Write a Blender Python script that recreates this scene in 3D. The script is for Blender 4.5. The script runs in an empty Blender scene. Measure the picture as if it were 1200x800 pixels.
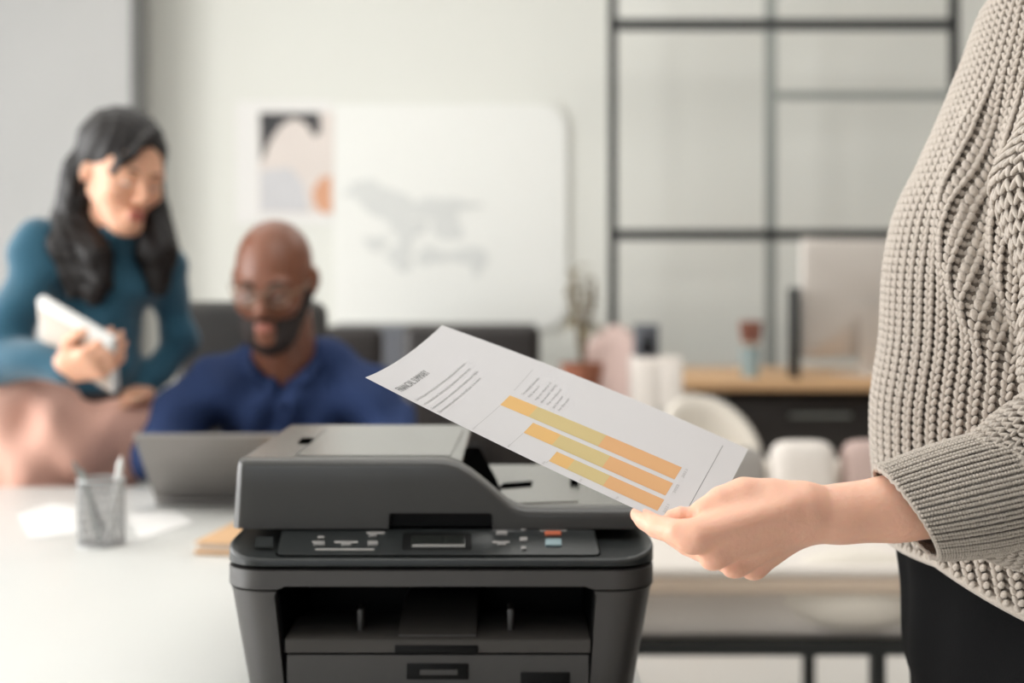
import bpy, bmesh, math, random
import numpy as np
from mathutils import Vector, Matrix, Euler
random.seed(3); rng = np.random.default_rng(3)
C = bpy.context.scene.collection
SC = bpy.context.scene
PI = math.pi
# ------------------------------------------------------------------ camera, world, light, exposure
F = 1700.0; CX = 600.0; CY = 319.0; CZ = 1.15        # level camera, lens shifted down
cam = bpy.data.cameras.new('camera'); camo = bpy.data.objects.new('camera', cam); C.objects.link(camo)
camo.location = (0, 0, CZ); camo.rotation_euler = (PI/2, 0, 0)
cam.sensor_width = 36; cam.lens = F/1200*36; cam.shift_y = -(400-CY)/1200
cam.clip_start = .05
cam.dof.use_dof = True; cam.dof.focus_distance = 1.17; cam.dof.aperture_fstop = 3.3; cam.dof.aperture_blades = 9
SC.camera = camo
w = bpy.data.worlds.new('world'); SC.world = w; w.use_nodes = True
bg = w.node_tree.nodes['Background']; bg.inputs[0].default_value = (.86, .93, 1, 1); bg.inputs[1].default_value = 1.0
def area(name, loc, rot, sx, sy, power, col=(1, 1, 1)):
    l = bpy.data.lights.new(name, 'AREA'); l.shape = 'RECTANGLE'; l.size = sx; l.size_y = sy; l.energy = power; l.color = col
    o = bpy.data.objects.new(name, l); C.objects.link(o); o.location = loc; o.rotation_euler = rot
    return o
# daylight through the windows of the left wall and the tall window left of and behind the photographer
area('daylight_window', (-3.52, 1.0, 1.5), (0, -PI/2, 0), 2.7, 1.9, 92, (1, .985, .965))
area('daylight_window', (-3.52, 3.3, 1.5), (0, -PI/2, 0), 2.7, 1.9, 78, (1, .985, .965))
area('daylight_window', (-3.52, 5.4, 1.5), (0, -PI/2, 0), 2.7, 1.5, 4, (1, .985, .965))
area('daylight_window', (-1.2, -2.72, 1.9), (PI/2, 0, 0), 2.2, 2.0, 5, (1, .99, .975))
# unseen fill lights added under the ceiling to brighten hand, sweater and back wall
area('ceiling_fill_light', (-1.0, 4.2, 3.14), (0, 0, 0), 2.4, 1.6, 12, (1, .985, .965))
area('ceiling_fill_light', (.8, 1.25, 3.14), (0, 0, 0), 2.4, 1.6, 20, (1, .985, .965))
area('ceiling_fill_light', (1.6, 4.7, 3.14), (0, 0, 0), 2.2, 1.4, 19, (1, .975, .945))
SC.view_settings.view_transform = 'Standard'; SC.view_settings.look = 'None'
SC.view_settings.gamma = 1; SC.view_settings.use_curve_mapping = False
SC.view_settings.exposure = 0.42
SC.cycles.max_bounces = 7; SC.cycles.diffuse_bounces = 4; SC.cycles.transparent_max_bounces = 32
SC.cycles.use_denoising = True

# ------------------------------------------------------------------ helpers
def px(x, y, d): return Vector(((x-CX)*d/F, d, CZ-(y-CY)*d/F))
def pxa(x, y, d): return np.array(px(x, y, d))
def srgb(r, g, b):
    f = lambda c: (c/255/12.92) if c/255 <= .04045 else ((c/255+.055)/1.055)**2.4
    return (f(r), f(g), f(b), 1)
def mat(name, col, rough=.6, metal=0, var=.06, scale=8, bump=0, bscale=60, sss=0, spec=.5, sheen=0, stretch=None):
    m = bpy.data.materials.new(name); m.use_nodes = True; nt = m.node_tree; b = nt.nodes['Principled BSDF']
    b.inputs['Roughness'].default_value = rough; b.inputs['Metallic'].default_value = metal
    b.inputs['Specular IOR Level'].default_value = spec
    if sss:
        b.inputs['Subsurface Weight'].default_value = sss; b.inputs['Subsurface Radius'].default_value = (.012, .004, .002); b.inputs['Subsurface Scale'].default_value = 1
    if sheen: b.inputs['Sheen Weight'].default_value = sheen
    tc = nt.nodes.new('ShaderNodeTexCoord'); src = tc.outputs['Object']
    if stretch:
        mp = nt.nodes.new('ShaderNodeMapping'); mp.inputs['Scale'].default_value = stretch; nt.links.new(src, mp.inputs[0]); src = mp.outputs[0]
    n = nt.nodes.new('ShaderNodeTexNoise'); n.inputs['Scale'].default_value = scale; n.inputs['Detail'].default_value = 4
    nt.links.new(src, n.inputs['Vector'])
    mx = nt.nodes.new('ShaderNodeMix'); mx.data_type = 'RGBA'
    mx.inputs[6].default_value = tuple(max(0, c*(1-var)) for c in col[:3])+(1,)
    mx.inputs[7].default_value = tuple(min(1, c*(1+var)) for c in col[:3])+(1,)
    nt.links.new(n.outputs[0], mx.inputs[0]); nt.links.new(mx.outputs[2], b.inputs['Base Color'])
    if bump:
        n2 = nt.nodes.new('ShaderNodeTexNoise'); n2.inputs['Scale'].default_value = bscale; n2.inputs['Detail'].default_value = 3
        nt.links.new(src, n2.inputs['Vector'])
        bp = nt.nodes.new('ShaderNodeBump'); bp.inputs['Strength'].default_value = bump; bp.inputs['Distance'].default_value = .002
        nt.links.new(n2.outputs[0], bp.inputs['Height']); nt.links.new(bp.outputs[0], b.inputs['Normal'])
    return m
def glass_mat(name, tint=(1, 1, 1), gloss=.06):
    m = bpy.data.materials.new(name); m.use_nodes = True; nt = m.node_tree; nt.nodes.clear()
    o = nt.nodes.new('ShaderNodeOutputMaterial'); t = nt.nodes.new('ShaderNodeBsdfTransparent'); g = nt.nodes.new('ShaderNodeBsdfGlossy')
    t.inputs[0].default_value = tint+(1,); g.inputs['Roughness'].default_value = .05
    mx = nt.nodes.new('ShaderNodeMixShader'); mx.inputs[0].default_value = gloss
    nt.links.new(t.outputs[0], mx.inputs[1]); nt.links.new(g.outputs[0], mx.inputs[2]); nt.links.new(mx.outputs[0], o.inputs[0])
    return m
def mesh_obj(name, V, Fc, m, parent=None, smooth=False, mats=None, midx=None):
    me = bpy.data.meshes.new(name); me.from_pydata([tuple(v) for v in V], [], [tuple(f) for f in Fc]); me.update()
    for q in (mats or [m]): me.materials.append(q)
    if midx is not None: me.polygons.foreach_set('material_index', np.asarray(midx, dtype=np.int32))
    if smooth: me.polygons.foreach_set('use_smooth', [True]*len(me.polygons))
    o = bpy.data.objects.new(name, me); C.objects.link(o)
    if parent: o.parent = parent; 
    return o
def bm_obj(name, bm, m, parent=None, smooth=False):
    bmesh.ops.recalc_face_normals(bm, faces=bm.faces)
    me = bpy.data.meshes.new(name); bm.to_mesh(me); bm.free(); me.materials.append(m)
    if smooth:
        me.polygons.foreach_set('use_smooth', [True]*len(me.polygons))
    o = bpy.data.objects.new(name, me); C.objects.link(o)
    if parent: o.parent = parent
    return o
def smooth_angle(o, deg=40):
    me = o.data; me.polygons.foreach_set('use_smooth', [True]*len(me.polygons))
    bm = bmesh.new(); bm.from_mesh(me)
    for e in bm.edges:
        if len(e.link_faces) == 2: e.smooth = e.calc_face_angle(0) < math.radians(deg)
    bm.to_mesh(me); bm.free(); return o
def bx(bm, lo, hi, bev=0, seg=2, M=None):
    r = bmesh.ops.create_cube(bm, size=1); vs = r['verts']
    lo, hi = Vector(lo), Vector(hi); c = (lo+hi)/2; s = hi-lo
    for v in vs: v.co = Vector((v.co.x*s.x, v.co.y*s.y, v.co.z*s.z))+c
    if bev:
        es = list({e for v in vs for e in v.link_edges})
        out = bmesh.ops.bevel(bm, geom=es, offset=bev, segments=seg, affect='EDGES', profile=.5)
        vs = list({v for f in out['faces'] for v in f.verts} | {v for v in vs if v.is_valid})
        # all verts of this island
        st = [vs[0]]; seen = {vs[0]}
        while st:
            a = st.pop()
            for e in a.link_edges:
                b = e.other_vert(a)
                if b not in seen: seen.add(b); st.append(b)
        vs = list(seen)
    if M is not None:
        for v in vs: v.co = M @ v.co
    return vs
def box(name, lo, hi, m, parent=None, bev=0, seg=2, M=None):
    bm = bmesh.new(); bx(bm, lo, hi, bev, seg, M); o = bm_obj(name, bm, m, parent)
    if bev: smooth_angle(o, 50)
    return o
def cone(bm, a, b, r1, r2, n=16, caps=True):
    a, b = Vector(a), Vector(b); d = b-a; L = d.length
    r = bmesh.ops.create_cone(bm, cap_ends=caps, segments=n, radius1=r1, radius2=r2, depth=L)
    M = Matrix.Translation((a+b)/2) @ d.to_track_quat('Z', 'Y').to_matrix().to_4x4()
    bmesh.ops.transform(bm, matrix=M, verts=r['verts'])
def rod(name, a, b, r, m, parent=None, r2=None, n=16):
    bm = bmesh.new(); cone(bm, a, b, r, r if r2 is None else r2, n); return smooth_angle(bm_obj(name, bm, m, parent), 50)
def lathe(name, prof, m, parent=None, n=32, loc=(0, 0, 0), M=None):
    V = []; Fc = []
    for (r, z) in prof:
        for i in range(n):
            t = 2*PI*i/n; V.append(Vector((r*math.cos(t), r*math.sin(t), z)))
    for j in range(len(prof)-1):
        for i in range(n):
            Fc.append((j*n+i, j*n+(i+1) % n, (j+1)*n+(i+1) % n, (j+1)*n+i))
    Mx = (M or Matrix.Identity(4)); V = [Mx @ v + Vector(loc) for v in V]
    return smooth_angle(mesh_obj(name, V, Fc, m, parent), 50)
def tube(name, pts, r, m, parent=None, n=10, cap=True, closed=False):
    pts = [Vector(p) for p in pts]; V = []; Fc = []; N = len(pts)
    rr = r if hasattr(r, '__len__') else [r]*N
    up = Vector((0.13, .21, .97)); 
    for i, p in enumerate(pts):
        if closed: d = pts[(i+1) % N]-pts[i-1]
        else: d = pts[min(i+1, N-1)]-pts[max(i-1, 0)]
        d.normalize(); a = d.cross(up).normalized(); b = d.cross(a).normalized()
        for k in range(n):
            t = 2*PI*k/n; V.append(p+(a*math.cos(t)+b*math.sin(t))*rr[i])
    for i in range(N if closed else N-1):
        j = (i+1) % N
        for k in range(n): Fc.append((i*n+k, i*n+(k+1) % n, j*n+(k+1) % n, j*n+k))
    if cap and not closed:
        Fc.append(tuple(range(n))[::-1]); Fc.append(tuple((N-1)*n+k for k in range(n)))
    return mesh_obj(name, V, Fc, m, parent, smooth=True)
def thing(name, label, cat, loc=(0, 0, 0), group=None):
    o = bpy.data.objects.new(name, None); C.objects.link(o); o['label'] = label; o['category'] = cat
    if group: o['group'] = group
    o['_at'] = 0
    del o['_at']
    o.empty_display_size = .05
    o.location = loc
    THINGS.append(o); return o
THINGS = []
def tag(o, label, cat, group=None):
    o['label'] = label; o['category'] = cat
    if group: o['group'] = group
    return o
def struct(o): o['kind'] = 'structure'; return o
def stuff(o): o['kind'] = 'stuff'; return o
def evaluated(o):
    dg = bpy.context.evaluated_depsgraph_get(); e = o.evaluated_get(dg)
    me = bpy.data.meshes.new_from_object(e, depsgraph=dg); old = o.data; o.modifiers.clear(); o.data = me; me.name = o.name; bpy.data.meshes.remove(old); return o
def cut(o, cutters):
    o.modifiers.clear()
    for c in cutters:
        md = o.modifiers.new('b', 'BOOLEAN'); md.object = c; md.operation = 'DIFFERENCE'; md.solver = 'EXACT'
    evaluated(o)
    for c in cutters: bpy.data.objects.remove(c)
    wn = o.modifiers.new('weighted_normal', 'WEIGHTED_NORMAL'); wn.weight = 100; wn.keep_sharp = True
    return o
def extrude_poly(name, pts, y0, y1, m, parent=None, axis='Y'):
    """closed XZ outline extruded from y0 to y1"""
    bm = bmesh.new()
    a = [bm.verts.new((p[0], y0, p[1])) for p in pts]; b = [bm.verts.new((p[0], y1, p[1])) for p in pts]
    n = len(pts); bm.faces.new(a); bm.faces.new(b[::-1])
    for i in range(n): bm.faces.new((a[i], b[i], b[(i+1) % n], a[(i+1) % n]))
    return bm_obj(name, bm, m, parent)
def rrect(x0, x1, y0, y1, r, n=6):
    out = []
    rs = r if hasattr(r, '__len__') else (r,)*4
    for (cx, cy, a0, q) in ((x1-rs[0], y0+rs[0], -90, rs[0]), (x1-rs[1], y1-rs[1], 0, rs[1]), (x0+rs[2], y1-rs[2], 90, rs[2]), (x0+rs[3], y0+rs[3], 180, rs[3])):
        for i in range(n+1):
            t = math.radians(a0+90*i/n); out.append((cx+q*math.cos(t), cy+q*math.sin(t)))
    return out
def loft(name, loops, m, parent=None, ang=35):
    """loops: list of equal-length lists of 3D points; capped"""
    n = len(loops[0]); V = [p for l in loops for p in l]; Fc = []
    for j in range(len(loops)-1):
        for i in range(n): Fc.append((j*n+i, j*n+(i+1) % n, (j+1)*n+(i+1) % n, (j+1)*n+i))
    Fc.append(tuple(range(n))[::-1]); Fc.append(tuple((len(loops)-1)*n+i for i in range(n)))
    o = smooth_angle(mesh_obj(name, V, Fc, m, parent), ang)
    wn = o.modifiers.new('weighted_normal', 'WEIGHTED_NORMAL'); wn.weight = 100; wn.keep_sharp = True
    return o

def rebase(t):
    for ch in t.children_recursive:
        if ch.type == 'MESH': ch.data.transform(Matrix.Translation(-t.location))
# ------------------------------------------------------------------ signed-distance modelling (organic bodies)
class Body:
    def __init__(s): s.p = []; s.sub = []; s.disp = None
    def cone(s, a, b, r1, r2, k=.02): s.p.append(('c', np.array(a, float), np.array(b, float), r1, r2, k)); return s
    def ell(s, c, r, k=.02, R=None): s.p.append(('e', np.array(c, float), np.array(r, float), R, None, k)); return s
    def chain(s, pts, rs, k=.02):
        s.p.append(('h', [np.array(q, float) for q in pts], list(rs), None, None, k)); return s
    def cutell(s, c, r, k=.01, R=None): s.sub.append(('e', np.array(c, float), np.array(r, float), R, None, k)); return s
    @staticmethod
    def d(pr, P):
        if pr[0] == 'c':
            _, a, b, r1, r2, _k = pr; ab = b-a; h = np.clip(((P-a)@ab)/max(ab@ab, 1e-12), 0, 1)
            return np.linalg.norm(P-a-h[:, None]*ab, axis=1)-(r1+(r2-r1)*h)
        if pr[0] == 'h':
            out = None
            for i in range(len(pr[1])-1):
                d = Body.d(('c', pr[1][i], pr[1][i+1], pr[2][i], pr[2][i+1], 0), P)
                if out is None: out = d; continue
                k = .3*pr[2][i]; h = np.clip(k-np.abs(out-d), 0, None)/k; out = np.minimum(out, d)-h*h*k*.12
            return out
        _, c, r, R, _, _k = pr; q = P-c
        if R is not None: q = q@R
        k0 = np.linalg.norm(q/r, axis=1); k1 = np.linalg.norm(q/(r*r), axis=1)+1e-9
        return k0*(k0-1)/k1
    def f(s, P):
        out = None
        for pr in s.p:
            d = s.d(pr, P)
            if out is None: out = d; continue
            k = pr[-1]; h = np.clip(k-np.abs(out-d), 0, None)/k
            out = np.minimum(out, d)-h*h*k*.25
        for pr in s.sub:
            d = -s.d(pr, P); k = pr[-1]; h = np.clip(k-np.abs(out-d), 0, None)/k
            out = np.maximum(out, d)+h*h*k*.25
        if s.disp is not None: out = out+s.disp(P)
        return out
    def bounds(s):
        lo = np.full(3, 9e9); hi = -lo
        for pr in s.p:
            if pr[0] == 'h':
                for q, r in zip(pr[1], pr[2]): lo = np.minimum(lo, q-r); hi = np.maximum(hi, q+r)
            elif pr[0] == 'c':
                for q, r in ((pr[1], pr[3]), (pr[2], pr[4])): lo = np.minimum(lo, q-r); hi = np.maximum(hi, q+r)
            else:
                r = pr[2].max(); lo = np.minimum(lo, pr[1]-r); hi = np.maximum(hi, pr[1]+r)
        return lo-.015, hi+.015
    def mesh(s, h, clip=None):
        lo, hi = s.bounds()
        if clip is not None: lo = np.maximum(lo, clip[0]); hi = np.minimum(hi, clip[1])
        B = 8; nb = np.ceil((hi-lo)/(h*B)).astype(int); N = nb*B
        G = np.full(N, 1.0, np.float32)
        bc = np.stack(np.meshgrid(*[np.arange(n) for n in nb], indexing='ij'), -1).reshape(-1, 3)
        cen = lo+(bc+.5)*B*h-.5*h
        v = s.f(cen); rad = B*h*.87*1.25+.004
        loc = np.stack(np.meshgrid(*[np.arange(B)]*3, indexing='ij'), -1).reshape(-1, 3)
        far = np.abs(v) > rad
        for b, x in zip(bc[far], v[far]):
            G[b[0]*B:(b[0]+1)*B, b[1]*B:(b[1]+1)*B, b[2]*B:(b[2]+1)*B] = x
        near = bc[~far]
        for i in range(0, len(near), 400):
            nbk = near[i:i+400]
            idx = (nbk[:, None, :]*B+loc[None]).reshape(-1, 3)
            G[idx[:, 0], idx[:, 1], idx[:, 2]] = s.f(lo+idx*h)
        G[0], G[-1] = 1, 1; G[:, 0], G[:, -1] = 1, 1; G[:, :, 0], G[:, :, -1] = 1, 1
        return surface_nets(G, lo, h)
def surface_nets(G, lo, h):
    ins = G < 0
    n = np.array(G.shape)-1
    cnt = np.zeros(n, np.int8)
    sl = lambda o, a: slice(o, o+a)
    for o in np.ndindex(2, 2, 2): cnt += ins[sl(o[0], n[0]), sl(o[1], n[1]), sl(o[2], n[2])]
    act = (cnt > 0) & (cnt < 8); ids = np.full(n, -1, np.int64); cells = np.argwhere(act); ids[act] = np.arange(len(cells))
    acc = np.zeros((len(cells), 3)); num = np.zeros(len(cells))
    cor = list(np.ndindex(2, 2, 2))
    for i, a in enumerate(cor):
        for b in cor[i+1:]:
            if sum(abs(np.array(a)-b)) != 1: continue
            A = cells+a; Bc = cells+b; ga = G[A[:, 0], A[:, 1], A[:, 2]]; gb = G[Bc[:, 0], Bc[:, 1], Bc[:, 2]]
            m = (ga < 0) != (gb < 0); t = np.where(m, ga/np.where(ga == gb, 1, ga-gb), 0)
            p = A+(np.array(b)-a)*t[:, None]; acc += np.where(m[:, None], p, 0); num += m
    V = lo+acc/num[:, None]*h
    Q = []
    for ax in range(3):
        u, w_ = (ax+1) % 3, (ax+2) % 3
        s0 = [slice(0, None)]*3; s1 = [slice(0, None)]*3; s0[ax] = slice(0, -1); s1[ax] = slice(1, None)
        a, b = ins[tuple(s0)], ins[tuple(s1)]
        E = np.argwhere(a != b)
        E = E[(E[:, u] > 0) & (E[:, w_] > 0) & (E[:, u] < G.shape[u]-1) & (E[:, w_] < G.shape[w_]-1)]
        du = np.zeros(3, int); du[u] = 1; dw = np.zeros(3, int); dw[w_] = 1
        q = [E-du-dw, E-dw, E, E-du]; q = np.stack([ids[c[:, 0], c[:, 1], c[:, 2]] for c in q], 1)
        flip = ins[E[:, 0], E[:, 1], E[:, 2]]
        q[~flip] = q[~flip][:, ::-1]; Q.append(q)
    Q = np.concatenate(Q); Q = Q[(Q >= 0).all(1)]
    return V, Q
def relax(V, Q, it=2, lam=.5):
    for _ in range(it):
        S = np.zeros_like(V); c = np.zeros(len(V))
        for i in range(4):
            a, b = Q[:, i], Q[:, (i+1) % 4]
            np.add.at(S, a, V[b]); np.add.at(c, a, 1)
            np.add.at(S, b, V[a]); np.add.at(c, b, 1)
        V = V*(1-lam)+lam*S/np.maximum(c, 1)[:, None]
    return V
def body_obj(name, B, h, m, parent=None, mats=None, classify=None, it=2, clip=None):
    V, Q = B.mesh(h, clip); V = relax(V, Q, it)
    mi = None
    if classify is not None: mi = classify(V[Q].mean(1))
    me = bpy.data.meshes.new(name); me.vertices.add(len(V)); me.vertices.foreach_set('co', V.astype(np.float32).ravel())
    me.loops.add(Q.size); me.loops.foreach_set('vertex_index', Q.ravel().astype(np.int32))
    me.polygons.add(len(Q)); me.polygons.foreach_set('loop_start', (np.arange(len(Q))*4).astype(np.int32))
    me.update(calc_edges=True)
    for q in (mats or [m]): me.materials.append(q)
    if mi is not None: me.polygons.foreach_set('material_index', mi.astype(np.int32))
    me.polygons.foreach_set('use_smooth', [True]*len(Q)); me.update()
    o = bpy.data.objects.new(name, me); C.objects.link(o)
    if parent: o.parent = parent
    return o
def rot(yaw, pitch=0, roll=0):
    """local head frame: faces -Y. yaw>0 turns the face towards +X, pitch>0 looks down, roll leans to +X"""
    return np.array(Matrix.Rotation(yaw, 3, 'Z') @ Matrix.Rotation(pitch, 3, 'X') @ Matrix.Rotation(roll, 3, 'Y'))
def add_head(B, o, R, s=1.0, ears=True, jaw=1.0):
    T = lambda x, y, z: np.array(o)+R@(np.array([x, y, z])*s)
    E = lambda c, r, k=.015: B.ell(T(*c), np.array(r)*s, k, R)
    E((0, .015, .035), (.076, .096, .088), .02)
    B.cone(T(0, -.030, 0), T(0, -.052, -.08), .063*s, .034*s*jaw, .03)
    for q in (-1, 1):
        B.cone(T(q*.048, .0, -.045), T(q*.018, -.066, -.096), .021*s*jaw, .018*s, .025)
        E((q*.040, -.060, -.024), (.026, .026, .024), .025)
        E((q*.030, -.082, .021), (.026, .012, .008), .012)
        E((q*.0115, -.103, -.034), (.009, .010, .008), .008)
        if ears:
            E((q*.078, .012, -.004), (.008, .018, .031), .01); E((q*.085, .018, .002), (.006, .015, .024), .006)
    B.cone(T(0, -.088, .012), T(0, -.113, -.028), .0075*s, .0105*s, .014)
    E((0, -.098, -.0585), (.024, .010, .0055), .007); E((0, -.0965, -.0685), (.020, .010, .0065), .007)
    E((0, -.083, -.092), (.022, .018, .018), .02)
    for q in (-1, 1): B.cutell(T(q*.031, -.103, .002), np.array((.017, .016, .011))*s, .012, R)
    return T
def eyes(T, R, s, parent, iris, lid=None):
    for q in (-1, 1):
        c = T(q*.031, -.080, .001)
        for nm, rr, dc, mm in (('eye', .0125, 0, M['eye']), ('iris', .0068, .0066, iris), ('eyelid', .0138, 0, lid)):
            bm = bmesh.new(); bmesh.ops.create_uvsphere(bm, u_segments=16, v_segments=10, radius=rr*s)
            p = np.array(c)+R@np.array([0, -dc*s, 0])
            if nm == 'eyelid':
                bmesh.ops.delete(bm, geom=[v for v in bm.verts if v.co.z < -.0066*s], context='VERTS')
                bmesh.ops.transform(bm, matrix=Matrix(R.tolist()).to_4x4(), verts=bm.verts)
            bmesh.ops.translate(bm, vec=Vector(p), verts=bm.verts)
            if nm == 'eye': e = bm_obj(nm, bm, mm, parent, True)
            else: bm_obj(nm, bm, mm or parent.data.materials[0], e, True)
def add_hand(B, wrist, knuck, up, side, curl=.5, s=1.0, k=.008):
    """generic relaxed hand: wrist -> knuckles direction, up = back of hand, side = towards the thumb"""
    w0 = np.array(wrist, float); d = np.array(knuck, float)-w0; L = np.linalg.norm(d); d /= L
    up = np.array(up, float); up -= d*(up@d); up /= np.linalg.norm(up); sd = np.cross(d, up); sd *= np.sign(sd@np.array(side))
    for i, (off, fl, r) in enumerate(((.028, .072, .0092), (.009, .080, .0095), (-.010, .074, .009), (-.028, .058, .0078))):
        m = w0+d*L*(1-.04*abs(i-1))+sd*off*s
        B.cone(w0+sd*off*.5*s, m, .017*s, .0125*s, .015)
        a = m; ang = 0
        for j, seg in enumerate((.46, .30, .24)):
            ang += curl*(.55, .75, .5)[j]
            b = a+(d*math.cos(ang)-up*math.sin(ang))*fl*seg*s
            B.cone(a, b, r*s*(1-.1*j), r*s*(.9-.1*j), k*.6); a = b
    a = w0+sd*.018*s+d*.01; b = a+(d*.7+sd*.75-up*.25)*.042*s
    B.cone(a, b, .016*s, .012*s, .015); c = b+(d*.9+sd*.25-up*.3)*.034*s; B.cone(b, c, .011*s, .0095*s, .008)
    e = c+(d*.95-sd*.1-up*.25)*.026*s; B.cone(c, e, .0095*s, .0075*s, .006)

# ------------------------------------------------------------------ materials
M = {}
M['wall'] = mat('wall_paint', srgb(226, 226, 219), .9, var=.015, scale=1.5, bump=.05)
M['wall_grey'] = mat('grey_plaster', srgb(182, 181, 179), .9, var=.05, scale=2.5, bump=.15, bscale=20)
M['wall_dark'] = mat('charcoal_wall_paint', srgb(92, 90, 87), .9, var=.03, scale=2)
M['floor'] = mat('floor_concrete', srgb(226, 222, 216), .5, var=.05, scale=3, bump=.1)
M['ceiling'] = mat('ceiling_paint', srgb(235, 235, 232), .9, var=.01)
M['trimdark'] = mat('dark_trim', srgb(98, 98, 95), .6)
M['desk'] = mat('white_desk', srgb(222, 222, 218), .35, var=.012, scale=3, spec=.35)
M['deskleg'] = mat('white_metal', srgb(220, 220, 216), .4)
M['blackmetal'] = mat('black_metal', srgb(22, 25, 25), .55)
M['greymetal'] = mat('grey_metal', srgb(140, 144, 140), .4, metal=.3)
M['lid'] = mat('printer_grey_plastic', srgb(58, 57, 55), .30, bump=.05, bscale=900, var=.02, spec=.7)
M['lid_lit'] = mat('printer_grey_plastic_lit', srgb(112, 111, 106), .22, bump=.06, bscale=900, var=.02, spec=.85)  # same plastic as the lid front, coloured lighter for light reflected off the top
M['body'] = mat('printer_body_plastic', srgb(46, 43, 41), .45, bump=.05, bscale=900, var=.03, spec=1.0)
M['panel'] = mat('printer_panel_plastic', srgb(36, 39, 39), .34, bump=.06, bscale=900, var=.03)
M['tray'] = mat('printer_tray_plastic', srgb(64, 61, 58), .45, var=.03)
M['black'] = mat('black_plastic', srgb(10, 10, 10), .5, var=.02, spec=.2)
M['gap'] = mat('dark_gap', srgb(5, 5, 5), .9, var=0, spec=0)
M['button'] = mat('grey_button', srgb(140, 138, 135), .4)
M['print_grey'] = mat('light_print', srgb(160, 157, 153), .5, var=.02)
M['orange_btn'] = mat('orange_button', srgb(178, 92, 62), .4)
M['blue_btn'] = mat('pale_blue_button', srgb(128, 150, 155), .4)
M['lcd'] = mat('display_glass', srgb(38, 40, 38), .12)
M['paper'] = mat('sheet_paper', srgb(206, 204, 205), .75, var=.006, scale=30, bump=.03, bscale=400)
M['ink'] = mat('black_ink', srgb(92, 94, 92), .7, var=.02)
M['ink2'] = mat('grey_ink', srgb(168, 167, 166), .7, var=.02)
M['yel'] = mat('amber_ink', srgb(219, 174, 104), .7, var=.01)
M['oli'] = mat('olive_ink', srgb(199, 179, 123), .7, var=.01)
M['ora'] = mat('orange_ink', srgb(214, 163, 110), .7, var=.01)
M['skin'] = mat('light_skin', srgb(240, 188, 162), .45, var=.05, scale=25, bump=.25, bscale=260, sss=.35, spec=.35)
M['skin2'] = mat('tan_skin', srgb(226, 172, 142), .45, var=.05, scale=25, sss=.25)
M['skin3'] = mat('brown_skin', srgb(128, 82, 62), .38, var=.06, scale=25, sss=.15)
M['lip2'] = mat('rose_lips', srgb(186, 108, 96), .4); M['lip3'] = mat('brown_lips', srgb(176, 112, 98), .4)
M['eye'] = mat('eye_white', srgb(225, 222, 216), .2, var=0); M['iris'] = mat('dark_iris', srgb(40, 26, 18), .15, var=0)
M['hair'] = mat('dark_hair', srgb(24, 19, 18), .5, spec=.35, var=.3, scale=30, bump=.6, bscale=90, stretch=(1, 1, .15))
M['beard'] = mat('black_beard', srgb(38, 28, 25), .75, var=.3, scale=60, bump=.5, bscale=300)
M['nail'] = mat('nail', srgb(244, 205, 190), .25)
M['knit'] = mat('grey_wool', srgb(198, 187, 175), .95, var=.10, scale=240, bump=.8, bscale=900, sheen=.35, spec=.1)
M['knit_shade'] = mat('grey_wool_shade', srgb(120, 110, 100), .95, var=.15, scale=200, bump=.8, bscale=600, spec=.1)  # same wool, colour darkened to stand in for shade between the stitches
M['blacktrouser'] = mat('black_trousers', srgb(14, 14, 15), .9, spec=.12, var=.1, bump=.3, bscale=500)
M['teal'] = mat('teal_jersey', srgb(46, 88, 108), .85, spec=.2, var=.06, bump=.2, bscale=400, sheen=.3)
M['pink'] = mat('dusty_pink_cloth', srgb(230, 180, 162), .85, var=.06, bump=.2, bscale=300)
M['belt'] = mat('dark_belt', srgb(42, 26, 24), .5)
M['blue'] = mat('blue_shirt_cloth', srgb(44, 60, 98), .85, spec=.2, var=.08, bump=.2, bscale=300)
M['navy'] = mat('dark_trousers_cloth', srgb(38, 40, 50), .8)
M['shoe'] = mat('shoe_leather', srgb(40, 32, 28), .4)
M['wire'] = mat('spectacle_frame', srgb(150, 128, 110), .3, metal=.8)
M['lens'] = glass_mat('spectacle_lens', gloss=.1); M['glass'] = glass_mat('partition_glass', gloss=.015)
M['laptop'] = mat('grey_laptop_shell', srgb(138, 134, 131), .35, metal=.5, var=.02)
M['key'] = mat('dark_keys', srgb(40, 40, 42), .5)
M['white'] = mat('white_card', srgb(232, 230, 227), .7, var=.01)
M['whiteboard'] = mat('white_board', srgb(236, 236, 231), .5, var=.008)
M['beige'] = mat('beige_cover', srgb(205, 192, 180), .6)
M['wood'] = mat('pale_wood', srgb(204, 164, 122), .5, var=.14, scale=6, stretch=(1, 9, 9))
M['wood2'] = mat('tan_wood', srgb(208, 188, 168), .5, var=.1, scale=6, stretch=(1, 9, 9))
M['cream'] = mat('cream_fabric', srgb(238, 230, 218), .9, var=.03, bump=.3, bscale=300)
M['creamy'] = mat('pale_cushion', srgb(232, 224, 216), .9, var=.03, bump=.3, bscale=300)
M['greycush'] = mat('grey_cushion', srgb(160, 155, 150), .9, var=.04, bump=.3, bscale=300)
M['chairblk'] = mat('black_leather', srgb(38, 33, 31), .45, var=.1, bump=.2)
M['chairgry'] = mat('charcoal_fabric', srgb(74, 72, 70), .8)
M['slate'] = mat('slate_cabinet_paint', srgb(92, 94, 100), .6)
M['posterdark'] = mat('poster_dark', srgb(62, 62, 64), .7, var=.05); M['posterpale'] = mat('poster_pale', srgb(222, 212, 205), .7)
M['posterorange'] = mat('poster_orange', srgb(214, 160, 128), .7); M['postergrey'] = mat('poster_grey', srgb(205, 204, 206), .7)
M['sketch'] = mat('pale_grey_ink', srgb(216, 217, 214), .7, var=.02)
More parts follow.
